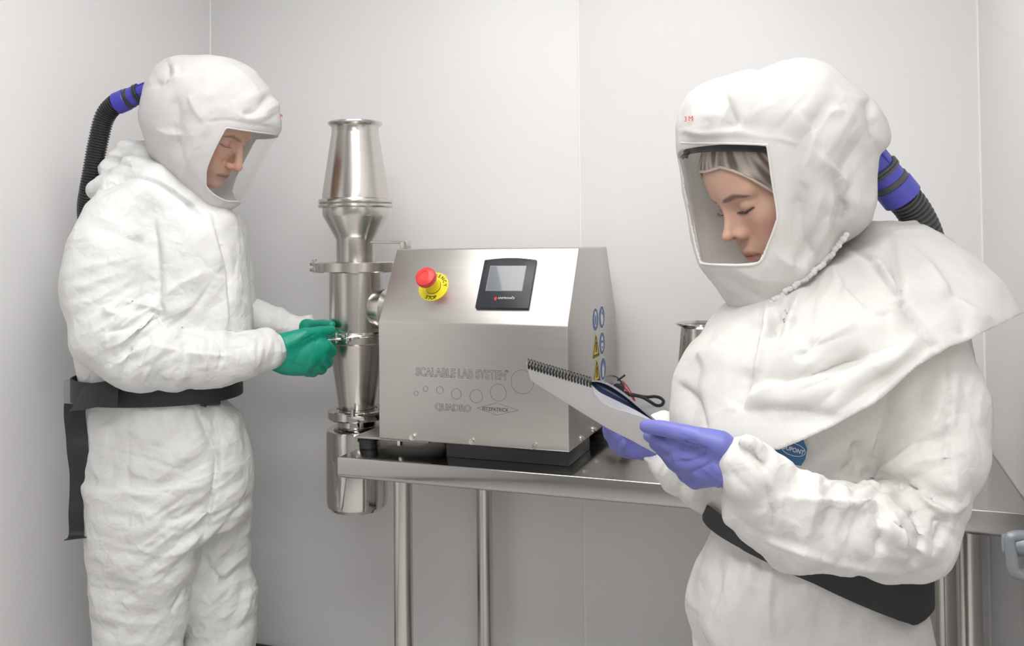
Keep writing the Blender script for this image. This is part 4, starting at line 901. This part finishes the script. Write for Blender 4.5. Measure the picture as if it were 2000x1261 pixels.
# ------------------------------------------------------------------ woman reading the pad
wom = empty('person', ML.T@np.array([L_(1600, 900, 1.60)[0], 1.60, 0]), 'person in white coverall and wide visor hood with violet gloves reading a spiral pad', 'person')
W = 1.60
w_torso = Loft([(520, 1600, 1760, W, .08), (560, 1520, 1810, W, .12), (640, 1420, 1868, W, .15), (740, 1372, 1895, W, .165), (800, 1360, 1900, W, .17), (860, 1355, 1895, W, .17), (940, 1385, 1870, W, .165), (1000, 1402, 1840, W, .155), (1040, 1404, 1800, W, .15), (1075, 1388, 1786, W, .155),
   (1110, 1366, 1782, W, .16), (1150, 1353, 1785, W, .165), (1190, 1347, 1793, W, .17), (1230, 1354, 1797, W, .17), (1261, 1364, 1798, W, .17), (1330, 1375, 1795, W, .165)], .03)
w_legs = [Loft([(1290, 1370, 1610, W-.03, .12), (1400, 1385, 1600, W-.03, .115), (1700, 1400, 1570, W-.03, .095), (2000, 1420, 1540, W-.03, .07), (2070, 1425, 1535, W-.03, .06)], .03), Loft([(1290, 1560, 1796, W+.05, .12), (1400, 1575, 1790, W+.05, .115), (1700, 1590, 1755, W+.05, .095), (1950, 1605, 1735, W+.05, .07), (2010, 1610, 1730, W+.05, .06)], .03)]
w_suit = [w_torso]+w_legs+[
  chain([(1790, 690, 88, 1.50), (1818, 780, 98, 1.46), (1818, 880, 96, 1.43), (1806, 950, 88, 1.40), (1795, 990, 78, 1.39)], .02),
  chain([(1786, 1045, 72, 1.37), (1730, 1038, 84, 1.35), (1640, 1022, 90, 1.32), (1560, 1000, 88, 1.29), (1500, 968, 80, 1.265), (1468, 930, 62, 1.25), (1450, 903, 44, 1.245)], .012),
  chain([(1775, 1050, 58, 1.36), (1786, 1098, 20, 1.36)], .02), chain([(1458, 862, 9, 1.22), (1468, 880, 20, 1.23), (1478, 920, 26, 1.24)], .008), chain([(1432, 975, 32, 1.275), (1430, 1008, 26, 1.28), (1470, 1015, 44, 1.28), (1530, 1030, 60, 1.29)], .025),
  chain([(1295, 842, 40, 1.60), (1310, 880, 55, 1.61), (1350, 925, 60, 1.62), (1430, 960, 60, 1.66)], .015), chain([(1262, 895, 14, 1.57), (1285, 905, 30, 1.58), (1330, 930, 45, 1.60)], .012)]
w_pat = [(1700, 900, 110, 35, 22, .010, 1.32), (1800, 900, 90, 20, 20, .009, 1.32), (1780, 1020, 80, -40, 16, .010, 1.3), (1600, 1010, 110, 75, 24, .009, 1.22), (1480, 930, 60, -55, 14, .008, 1.2), (1700, 1050, 90, -60, 24, .008, 1.26), (1840, 780, 80, 80, 24, .007, 1.36),
  (1460, 1130, 90, 80, 18, .008, 1.45), (1600, 1180, 100, 70, 22, .006, 1.45), (1720, 1230, 80, 40, 22, .006, 1.45), (1400, 1100, 60, 70, 16, .006, 1.5), (1640, 880, 80, 50, 20, .007, 1.45), (1320, 940, 60, 60, 16, .006, 1.56), (1290, 850, 40, 80, 12, .006, 1.56)]
w_str = [([(1856, 992), (1800, 960), (1740, 945), (1670, 930)], 6, -.012), ([(1640, 930), (1668, 895), (1664, 860)], 6, -.008), ([(1900, 960), (1860, 1000), (1820, 985), (1780, 945)], 6, .007), ([(1668, 905), (1690, 940), (1760, 960)], 7, .008),
  ([(1535, 968), (1640, 978), (1712, 982)], 4, .006), ([(1712, 982), (1725, 1030), (1716, 1090)], 5, -.007), ([(1500, 935), (1512, 1010), (1506, 1040)], 5, -.006), ([(1490, 1050), (1560, 1075), (1640, 1100), (1750, 1118)], 5, .004), ([(1455, 850), (1475, 880), (1495, 900)], 5, .005),
  ([(1850, 720), (1856, 800), (1850, 900), (1860, 940)], 3, -.005), ([(1510, 1110), (1504, 1180), (1510, 1250)], 6, .005), ([(1400, 1060), (1404, 1150), (1370, 1230)], 6, -.004), ([(1820, 1010), (1848, 1020), (1830, 1070)], 6, -.008), ([(1780, 985), (1805, 1040), (1790, 1110)], 6, -.006), ([(1740, 1000), (1765, 1050), (1770, 1100)], 6, .006)]
cs = cloth('coverall', w_suit, .004, M_suitw, wom, [(.2, .022, (1, 1, 1)), (.12, .016, (1, 1, 1))], w_pat, w_str, seed=21.7)
for x_, b_ in ((1480, W-.03), (1670, W+.05)): lathe('boot_cover', [(0, 0), (.05, 0), (.055, .02), (.052, .06), (.05, .12), (0, .12)], M_suitw, wom, tuple(ML.T@np.array([L_(x_, 1900, b_)[0], b_, 0])), n=24)
# badge on the chest
bq = hit(w_suit, 1546, 878, 1.2, 1.6); bn = np.array([-.25, -.95, .1]); 
MB_ = basis(ML.T@(bq+bn*.016), ML.T@np.array([.92, -.22, -.25]), ML.T@np.array([.2, .05, 1]))
def pface(name, M, pts, h, m, parent, th=.0006):
    bm = bmesh.new(); A = [bm.verts.new(M@Vector((x, y, h))) for x, y in pts]; B = [bm.verts.new(M@Vector((x, y, h+th))) for x, y in pts]; n = len(pts); bm.faces.new(A[::-1]); bm.faces.new(B)
    for i in range(n): bm.faces.new((A[i], A[(i+1) % n], B[(i+1) % n], B[i]))
    bmesh.ops.recalc_face_normals(bm, faces=bm.faces); return from_bm(name, bm, m, parent)
M_badge = mat('blue_badge', (.035, .14, .30), .4); M_lens = mat('badge_white', (.7, .75, .8), .5)
bd = pface('chest_badge', MB_, [(-.042, .006), (-.030, .017), (-.005, .024), (.012, .022), (.021, .010), (.022, -.006), (.018, -.018), (.004, -.020), (-.020, -.012), (-.038, -.002)], 0, M_badge, wom, .002)
tube('badge_oval', [MB_@Vector((.001+.0185*math.cos(t), .003+.0095*math.sin(t), .0025)) for t in np.linspace(0, 2*PI, 33)[:-1]], .0005, M_lens, bd, n=5, closed=True)
text('badge_lettering', 'DUPONT', .0095, MB_ @ Matrix.Translation((.001, -.0005, .0021)) @ Matrix.Diagonal((.85, 1, 1, 1)), M_lens, bd, align='CENTER', offset=.0002)
# hood, cape, window
def zp(py, b=W): return float(L_(1550, py, b)[2])
w_hood = [Loft([(125, 1515, 1562, 1.59, .03), (129, 1490, 1580, 1.59, .05), (140, 1462, 1607, 1.59, .075), (158, 1388, 1638, 1.59, .10), (183, 1347, 1672, 1.59, .125), (211, 1328, 1704, 1.59, .14), (240, 1321, 1722, 1.59, .148), (275, 1321, 1727, 1.59, .15), (292, 1323, 1724, 1.59, .149), (306, 1326, 1706, 1.59, .147), (350, 1335, 1701, 1.59, .142),
   (400, 1344, 1703, 1.59, .137), (437, 1351, 1680, 1.59, .13), (470, 1357, 1652, 1.59, .12), (517, 1366, 1615, 1.59, .108), (545, 1386, 1592, 1.59, .10), (575, 1410, 1572, 1.60, .09), (600, 1430, 1580, 1.60, .085)], .02, 2.1),
   chain([(1675, 215, 30, 1.62), (1698, 262, 26, 1.63), (1708, 280, 18, 1.63)], .03)]
W_YAW = math.radians(38); wf = np.array([-math.cos(W_YAW), -math.sin(W_YAW)])
pixw = [(1381, 280), (1440, 280.5), (1492, 283), (1499, 290), (1508, 354), (1518, 417), (1514, 440), (1500, 477), (1482, 512), (1440, 518), (1400, 517)]
hp = [hit(w_hood, x, y, 1.35, 1.62) for x, y in pixw]
wpoly = [(wf@q[:2], q[2]) for q in hp]
umax = max(p[0] for p in wpoly)
wp2 = wpoly[2:9]; ztw = np.mean([p[1] for p in wpoly[:3]]); zbw = np.mean([p[1] for p in wpoly[8:]])
wpoly2 = wp2+[(wpoly[9][0], zbw), (umax+.3, zp(517)), (umax+.3, zp(281)), (wpoly[1][0], ztw)]
hmw = lambda V: np.clip((poly_sdf(wpoly2, V[:, 0]*wf[0]+V[:, 1]*wf[1], V[:, 2])-.002)/.03, 0, 1)
cape = [Loft([(436, 1700, 1775, 1.66, .05), (450, 1672, 1796, 1.65, .09), (480, 1640, 1832, 1.64, .13), (520, 1585, 1880, 1.62, .17), (560, 1500, 1922, 1.61, .20), (600, 1432, 1950, 1.60, .22), (640, 1390, 1962, 1.59, .235), (690, 1352, 1964, 1.58, .25), (740, 1328, 1962, 1.57, .26), (800, 1316, 1950, 1.56, .265), (880, 1312, 1950, 1.56, .27), (900, 1312, 1950, 1.56, .27)], .02, 2.2),
   chain([(1790, 690, 100, 1.49), (1820, 790, 112, 1.44)], .05), chain([(1740, 455, 20, 1.66), (1800, 480, 30, 1.64), (1900, 590, 36, 1.60), (1945, 622, 14, 1.60)], .04)]
hem = [(1250, 860), (1320, 866), (1420, 868), (1520, 878), (1548, 866), (1652, 818), (1724, 776), (1790, 716), (1856, 676), (1882, 668), (1948, 636), (1985, 618), (2100, 560)]
def hem_cut(V):
    px, py = to_px(V@ML); hy = np.interp(px, [h_[0] for h_ in hem], [h_[1] for h_ in hem])
    return np.minimum((hy-py)*.00085, ev([w_hood[0]], V)+.02)
cape_pat = [(1500, 660, 90, 60, 30, .008, 1.40), (1640, 760, 110, 25, 26, .010, 1.36), (1600, 640, 90, 15, 30, .008, 1.38), (1400, 740, 70, 60, 28, .006, 1.4), (1820, 560, 90, -35, 30, .007, 1.45), (1600, 560, 60, 50, 16, .009, 1.42), (1500, 590, 50, -50, 14, .008, 1.42), (1700, 500, 50, -20, 16, .006, 1.5)]
cape_str = [([(1740, 460), (1760, 560), (1770, 600), (1812, 655), (1840, 690)], 5, -.008), ([(1690, 495), (1750, 560), (1765, 590)], 6, .008), ([(1690, 500), (1720, 540), (1760, 585)], 3, -.006), ([(1490, 600), (1480, 660), (1468, 720), (1450, 780), (1440, 800)], 6, -.008), ([(1500, 600), (1490, 680), (1476, 740)], 8, .006),
  ([(1490, 660), (1560, 690), (1620, 660), (1680, 630), (1750, 600)], 10, .007), ([(1450, 785), (1530, 760), (1640, 740), (1740, 700), (1800, 650)], 12, .009), ([(1500, 740), (1600, 720), (1700, 690)], 9, -.009), ([(1450, 800), (1560, 800), (1640, 812)], 8, -.005), ([(1690, 805), (1730, 760), (1800, 700), (1830, 680)], 4, .005),
  ([(1560, 690), (1575, 688), (1590, 660)], 5, -.006), ([(1660, 640), (1700, 620), (1740, 610)], 6, -.006), ([(1360, 700), (1400, 680), (1420, 660)], 6, .006), ([(1320, 745), (1360, 780), (1380, 850)], 6, -.004), ([(1800, 500), (1870, 590), (1940, 630)], 7, .006), ([(1850, 560), (1880, 620), (1884, 660)], 6, -.005), ([(1600, 540), (1590, 600), (1588, 640)], 7, -.006), ([(1540, 580), (1530, 620), (1520, 660)], 5, -.006)]
cape_str = [(p_, w_*1.1, h_*1.5) for p_, w_, h_ in cape_str]+[([(1600, 545), (1592, 600), (1588, 650)], 5, .007), ([(1570, 560), (1552, 610), (1535, 650)], 5, .007), ([(1628, 520), (1650, 570), (1690, 610)], 5, .007), ([(1545, 585), (1520, 630), (1500, 670)], 5, -.007), ([(1645, 490), (1700, 520), (1750, 540)], 5, .006)]
open_cloth('shoulder_cape', cape, .0045, M_hoodw, wom, hem_cut, .003, [(.24, .022, (1, 1, 1)), (.10, .012, (1, 1, 1))], cape_pat, cape_str, seed=33.1)
neckline = [(1656, 455), (1640, 478), (1622, 500), (1600, 522), (1580, 540), (1555, 556), (1530, 574), (1505, 592)]
def hood_post(Fd, G):
    Fd = shell(.006, wpoly2, wf)(Fd, G); return Fd
mw = open_cloth('hood', w_hood, .0036, M_hoodw, wom, lambda V: poly_sdf(wpoly2, V[:, 0]*wf[0]+V[:, 1]*wf[1], V[:, 2]), .003, [(.15, .014, (1, 1, 1)), (.07, .0045, (1, 1, 1))],
  [(1620, 480, 60, 62, 13, .007, 1.45), (1560, 540, 50, 62, 12, .007, 1.45), (1640, 280, 80, 50, 30, .013, 1.45), (1600, 400, 90, 78, 26, .012, 1.45), (1430, 190, 80, 60, 32, .012, 1.45), (1550, 180, 80, 40, 30, .012, 1.5), (1660, 430, 60, 70, 20, .010, 1.5), (1440, 560, 60, -35, 18, .006, 1.45)],
  [([(1595, 260), (1588, 300), (1575, 330), (1578, 370)], 5, .006), ([(1560, 225), (1590, 262), (1620, 220), (1650, 218)], 7, .006), ([(1390, 165), (1392, 200), (1388, 240)], 6, .005), ([(1415, 180), (1432, 220), (1436, 245), (1405, 254)], 6, -.007), ([(1340, 255), (1380, 262), (1430, 254), (1480, 268), (1545, 275)], 5, .006), ([(1325, 262), (1400, 270), (1500, 272), (1545, 284)], 3, -.004),
   ([(1600, 300), (1640, 345), (1655, 350)], 5, .006), ([(1620, 330), (1650, 400), (1640, 440)], 6, -.006), ([(1480, 450), (1520, 500), (1580, 530)], 7, .005), ([(1560, 370), (1570, 450), (1600, 510)], 9, -.005), ([(1700, 190), (1705, 230), (1715, 290)], 5, -.008), ([(1370, 530), (1400, 560), (1440, 580)], 5, -.005)],
  seed=41.3, mask=hmw)
visor('visor', w_hood, wpoly2, wf, .006, wom)
tube('hood_edge', [q@ML for q in smooth_path([hit(w_hood, x, y, 1.35, 1.62)+np.array([0, -.001, 0]) for x, y in [(1330, 279), (1350, 279.5)]+pixw+[(1380, 515.5), (1368, 514)]], 4)], .0019, M_hoodw, mw, n=8)
gath = [hit(w_hood+cape, x, y, 1.3, 1.62)+np.array([0, .004, 0]) for x, y in neckline]
# gathered elastic at the neck: a puckered cord
gp = smooth_path(gath, 24); rr = [.0030+.0016*abs(math.sin(i*.42))+.0012*math.sin(i*.17)**2 for i in range(len(gp))]
tube('neck_gather', [(q+np.array([.0012*math.sin(i*.31), -.001*abs(math.sin(i*.2)), .0012*math.cos(i*.23)]))@ML for i, q in enumerate(gp)], rr, M_hoodw, mw, n=10)
hq = hit(w_hood, 1347, 239, 1.35, 1.62); text('hood_mark', '3M', .012, basis(ML.T@(hq+np.array([-.012, -.012, 0])), ML.T@np.array([.8, -.6, 0]), (0, 0, 1)), M_redp, mw, spacing=1.3)
# head, hair net, head harness
pitch, yw = math.radians(32), math.radians(16)
fv = (-math.cos(pitch)*math.cos(yw), -math.cos(pitch)*math.sin(yw), -math.sin(pitch))
_f = np.array(fv); _s = np.cross([0, 0, 1.0], _f); _s /= np.linalg.norm(_s); _u = np.cross(_f, _s); SCW = 1.14; RW = math.radians(0)
org = np.array(L_(1414, 470, 1.575))-(_f*.1190-_u*.035)*SCW
whd, tw = build_head('body', True, org, fv, RW, SCW, M_skin, wom)
def mk_net():
    pr = [Ell((-.012, 0, .032), (.1045, .0815, .0965), .01), Ell((.030, 0, -.030), (.060, .062, .089), .03), Ell((.045, 0, .040), (.0485, .0605, .0445), .02), Ell((-.05, 0, .03), (.085, .085, .075), .03)]
    Fd, lo = grid_field(pr, .0022, pad=.008); V, Fq = nets(Fd, lo, .0022, 2); N = normals(V, Fq)
    u = np.arctan2(V[:, 1], V[:, 0]+.02); D = .003*(.3-np.abs(perlin(np.stack([u*8+V[:, 2]*16, V[:, 2]*10-u*2, V[:, 0]*6], 1)))*1.5); V = V+N*(D+.001)[:, None]
    V, Fq = clip_open(V, Fq, lambda q: (q[:, 2]-(.070-1.9*np.maximum(.080-q[:, 0], 0)))*.6); return thicken(V, Fq, .001)
M_net = mat('hair_net_mesh', (.36, .30, .255), .75)
nt = M_net.node_tree; B_ = nt.nodes['Principled BSDF']
NV, NF = mk_net(); hn = fast_mesh('hair_net', tw(NV), NF, M_net, wom)
ca = hn.data.color_attributes.new('net_colour', 'FLOAT_COLOR', 'POINT')
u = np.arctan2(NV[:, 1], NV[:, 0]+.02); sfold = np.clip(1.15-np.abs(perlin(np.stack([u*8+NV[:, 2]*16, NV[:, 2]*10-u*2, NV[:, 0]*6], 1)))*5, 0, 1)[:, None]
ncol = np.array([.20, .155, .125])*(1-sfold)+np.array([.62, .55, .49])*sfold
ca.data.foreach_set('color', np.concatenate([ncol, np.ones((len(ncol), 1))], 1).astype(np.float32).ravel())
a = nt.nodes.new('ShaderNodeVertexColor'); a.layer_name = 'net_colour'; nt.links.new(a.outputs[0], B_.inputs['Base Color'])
M_netb = mat('net_band', (.66, .54, .47), .7)
def on_head(prs, a_, z): # radial hit in head frame
    c = np.array([-.01, 0, z]); dr = np.array([math.cos(a_), math.sin(a_), 0]); rs = np.linspace(.02, .14, 200); q = c+dr*rs[:, None]; d = ev(prs, q); i = np.where(d < 0)[0]; return q[i[-1]] if len(i) else q[0]
bp_ = []
hpz = [Ell((-.012, 0, .032), (.1045, .0815, .0965), .01), Ell((.030, 0, -.030), (.060, .062, .089), .03), Ell((.045, 0, .040), (.0485, .0605, .0445), .02), Ell((-.05, 0, .03), (.085, .085, .075), .03)]
for t in np.linspace(-1.9, 1.9, 40):
    z = .06
    for _ in range(50): q = on_head(hpz, t, z); z = .87*z+.13*(.070-1.9*max(.080-q[0], 0))
    bp_.append(q)
tube('net_band', [tw(q) for q in bp_], .0028, M_netb, hn, n=8)
# black brow harness of the hood
hc = L_(1447, 290, 1.60); hz0 = hc[2]
hv = [np.array([hc[0]+.098*math.cos(t), hc[1]+.105*math.sin(t), hz0-.001-.006*math.cos(t)]) for t in np.radians(np.linspace(150, 330, 34))]
strip('head_harness', [q@ML for q in hv], .032, .003, M_black, wom, (0, 0, 1))
strip('harness_strap', [np.array([hc[0]+.052+.012*k/5, hc[1]-.098+.006*k/5, hz0+.01-.03*k])@ML for k in range(5)], .016, .002, M_black, wom, tuple(ML.T@np.array([.8, .6, 0])))
strip('harness_visor_tab', [q@ML+UP*-.013 for q in hv[2:9]], .016, .005, M_black, wom, tuple(ML.T@np.array([-.6, -.3, -.5])))
# eyelashes
for s_ in (1, -1):
    pts_ = [(.0815+.003*math.cos(t), s_*.032+.0155*math.sin(t), -.0095+.0035*(math.sin(t)**2)) for t in np.linspace(-1.2, 1.2, 13)]
    ls = tube('eyelash', [tw(np.array(p)) for p in pts_], .0007, M_ink, whd, n=5)
    for k, p in enumerate(pts_[1:-1]): tube('eyelash', [tw(np.array(p)), tw(np.array(p)+np.array([.0035, s_*(p[1]*s_-.032)*.25, -.0028]))], [.0004, .0001], M_ink, whd, n=4, cap=False)
# belt
zt_ = lambda a: np.interp(a, [L_(1397, 1008, 1.5)[0], L_(1590, 1078, 1.45)[0], L_(1790, 1128, 1.5)[0]], [L_(1397, 1008, 1.5)[2], L_(1590, 1078, 1.45)[2], L_(1790, 1124, 1.5)[2]])
zl_ = lambda a: np.interp(a, [L_(1397, 1045, 1.5)[0], L_(1590, 1132, 1.45)[0], L_(1750, 1196, 1.5)[0], L_(1795, 1190, 1.5)[0]], [L_(1397, 1045, 1.5)[2], L_(1590, 1132, 1.45)[2], L_(1750, 1196, 1.5)[2], L_(1795, 1190, 1.5)[2]])
wb2, _A = wrap('waist_belt', [w_torso], (L_(1590, 1090, W)[0], W), zl_, zt_, .012, .004, M_webbing, wom, n=110)
boxm('blower', basis(P(1788, 1140, 1.66), RT, (0, 0, 1)), (-.03, -.04, -.03), (.018, .035, .03), M_blower, wom, .006)
boxm('blower_pad', basis(P(1765, 1165, 1.63), RT, (0, 0, 1)), (-.03, -.05, -.03), (.018, .04, .03), M_black, wom, .006)
# hose
hp_ = [P(1762, 384, 1.64), P(1780, 405, 1.65), P(1798, 436, 1.66), P(1812, 474, 1.675), P(1822, 530, 1.69), P(1828, 640, 1.71), P(1825, 800, 1.72), P(1805, 1000, 1.72), P(1790, 1120, 1.70)]
hw_ = corrugated('breathing_hose', smooth_path(hp_, 12), .031, .0098, M_hosew, wom, 22)
coupling([(1764, 388), (1706, 316)], (1.64, 1.63), hw_, M_bluew, M_hosew, .0345)
# ------------------------------------------------------------------ spiral pad
pb = 1.40
pad = empty('spiral_notepad', P(1165, 800, pb), 'white spiral-bound notepad with lifted cover held in violet gloves', 'notepad')
def sheet(name, top, bot, m, parent, n=40, k=10, th=.0006, bulge=0):
    T = np.array(smooth_path([P(*p) for p in top], 12)); Bt = np.array(smooth_path([P(*p) for p in bot], 12))
    def res(A, n_): s = np.concatenate([[0], np.cumsum(np.linalg.norm(np.diff(A, axis=0), axis=1))]); t = np.linspace(0, s[-1], n_); return np.stack([np.interp(t, s, A[:, i]) for i in range(3)], 1)
    T, Bt = res(T, n), res(Bt, n); V = []; F = []
    for side in (0, 1):
        for j in range(k+1):
            f_ = j/k; row = T*(1-f_)+Bt*f_+FW*(bulge*math.sin(PI*f_)+side*th); V += list(row)
    o = (k+1)*n
    for j in range(k):
        for i in range(n-1):
            a = j*n+i; F.append((a, a+1, a+n+1, a+n)); F.append((o+a, o+a+n, o+a+n+1, o+a+1))
    for i in range(n-1): F.append((i, o+i, o+i+1, i+1)); a = k*n+i; F.append((a, a+1, o+a+1, o+a))
    for j in range(k): a = j*n; F.append((a, a+n, o+a+n, o+a)); a = j*n+n-1; F.append((a, o+a, o+a+n, a+n))
    return autosmooth(from_np(name, V, F, m, parent), 60)
M_paper = mat('pad_paper', (.70, .69, .68), .6); M_cover = mat('navy_cover', (.018, .025, .06), .35); M_sheet = mat('grey_page', (.30, .30, .32), .5)
b1, b2 = 1.40, 1.33
def bt(x): return float(np.interp(x, [1027, 1152, 1230, 1306], [1.415, 1.40, 1.375, 1.345]))
def bb_(x): return float(np.interp(x, [1036, 1150, 1230, 1306], [1.465, 1.445, 1.42, 1.39]))
def tp(pts, o=0): return [(x, y, bt(x)+o) for x, y in pts]
sheet('back_page', tp([(1027, 707), (1060, 718), (1100, 731), (1152, 749), (1160, 768), (1172, 782), (1195, 795), (1230, 806), (1265, 818), (1296, 836)]),
      [(x, y, bb_(x)) for x, y in [(1036, 742), (1070, 764), (1110, 789), (1150, 814), (1190, 838), (1230, 858), (1265, 877), (1306, 898)]], M_paper, pad, th=.0022, bulge=-.003)
sheet('grey_leaf', tp([(1156, 752), (1172, 766), (1200, 780), (1240, 800), (1278, 822)], .008), tp([(1160, 768), (1174, 783), (1197, 796), (1232, 807), (1270, 822)], .003), M_sheet, pad, n=24, k=3)
sheet('cover', tp([(1152, 744), (1170, 745), (1192, 753), (1222, 773), (1250, 797), (1284, 826)], .02), tp([(1155, 752), (1172, 767), (1200, 783), (1240, 803), (1280, 825)], .010), M_cover, pad, n=24, k=6, bulge=.012)
sheet('cover_edge', tp([(1151, 742.5), (1170, 743), (1193, 750), (1224, 770.5), (1252, 795), (1286, 824)], .019), tp([(1152, 745.5), (1170, 746), (1192, 754.5), (1222, 774.5), (1250, 798), (1284, 827)], .019), M_sheet, pad, n=24, k=1, th=.001)
M_coil = mat('black_coil_wire', (.03, .03, .032), .25, .3)
for i in range(21):
    t = (i+.3)/21; c = P(1030+(1156-1030)*t, 710+(747-710)*t, 1.415-.015*t)
    if i < 21: tube('coil', [c+RT*(.0016*math.sin(a)+.0022*a/6.28)*1.0+UP*.0075*math.cos(a)*1.0+FW*.006*math.sin(a) for a in np.linspace(0, 2*PI, 17)[:-1]], .0013, M_coil, pad, n=6, closed=True)
# ------------------------------------------------------------------ violet gloves
g1 = [chain([(1450, 905, 44, 1.25), (1420, 905, 48, 1.255), (1385, 898, 47, 1.27), (1352, 888, 40, 1.285)], .015, .6),
  chain([(1405, 870, 30, 1.25), (1365, 856, 22, 1.255), (1318, 842, 17, 1.28), (1285, 834, 15, 1.30), (1262, 832, 13, 1.315)], .008),
  chain([(1350, 872, 25, 1.285), (1308, 868, 17, 1.30), (1282, 858, 15, 1.325), (1268, 850, 12, 1.35)], .006),
  chain([(1358, 890, 25, 1.285), (1322, 893, 18, 1.30), (1298, 880, 15.5, 1.33), (1280, 866, 12, 1.36)], .005),
  chain([(1368, 908, 25, 1.285), (1338, 915, 18, 1.30), (1316, 903, 15, 1.335), (1300, 886, 12, 1.37)], .005),
  chain([(1385, 925, 25, 1.28), (1358, 938, 17, 1.295), (1338, 928, 14, 1.33), (1322, 908, 11, 1.365)], .005)]
gw = cloth('glove', g1, .0017, M_purple, wom, [(.025, .0012, (1, 1, 1))], [(1400, 930, 40, -40, 9, .0022, 1.22), (1340, 870, 30, -20, 8, .0018, 1.25)],
  [([(1330, 862), (1360, 872), (1385, 880)], 4, -.004), ([(1435, 862), (1428, 900), (1412, 940), (1398, 955)], 2, .0016), ([(1428, 862), (1420, 905), (1402, 945)], 2, -.0014), ([(1325, 900), (1350, 898), (1380, 885)], 3, -.002), ([(1335, 925), (1365, 915), (1390, 900)], 3, -.002)], seed=15)
g2 = [chain([(1290, 872, 34, 1.60), (1262, 868, 32, 1.59), (1238, 862, 28, 1.575)], .012, .7),
  chain([(1250, 850, 16, 1.575), (1215, 838, 14, 1.555), (1190, 838, 13, 1.53), (1188, 826, 11, 1.50)], .006), chain([(1245, 862, 16, 1.575), (1212, 855, 14, 1.555), (1192, 850, 12.5, 1.53), (1195, 838, 11, 1.50)], .005),
  chain([(1245, 872, 16, 1.575), (1218, 871, 14, 1.555), (1200, 865, 12.5, 1.53), (1205, 852, 11, 1.50)], .005), chain([(1250, 880, 15, 1.575), (1228, 883, 13, 1.555), (1212, 878, 11.5, 1.53), (1215, 866, 10, 1.50)], .005),
  chain([(1270, 850, 15, 1.575), (1240, 820, 12, 1.54), (1215, 800, 11, 1.50), (1195, 795, 10, 1.46)], .008)]
cloth('glove', g2, .0019, M_purple, wom, [(.022, .0012, (1, 1, 1))], [(1265, 880, 25, 80, 7, .0022, 1.56)], seed=16)
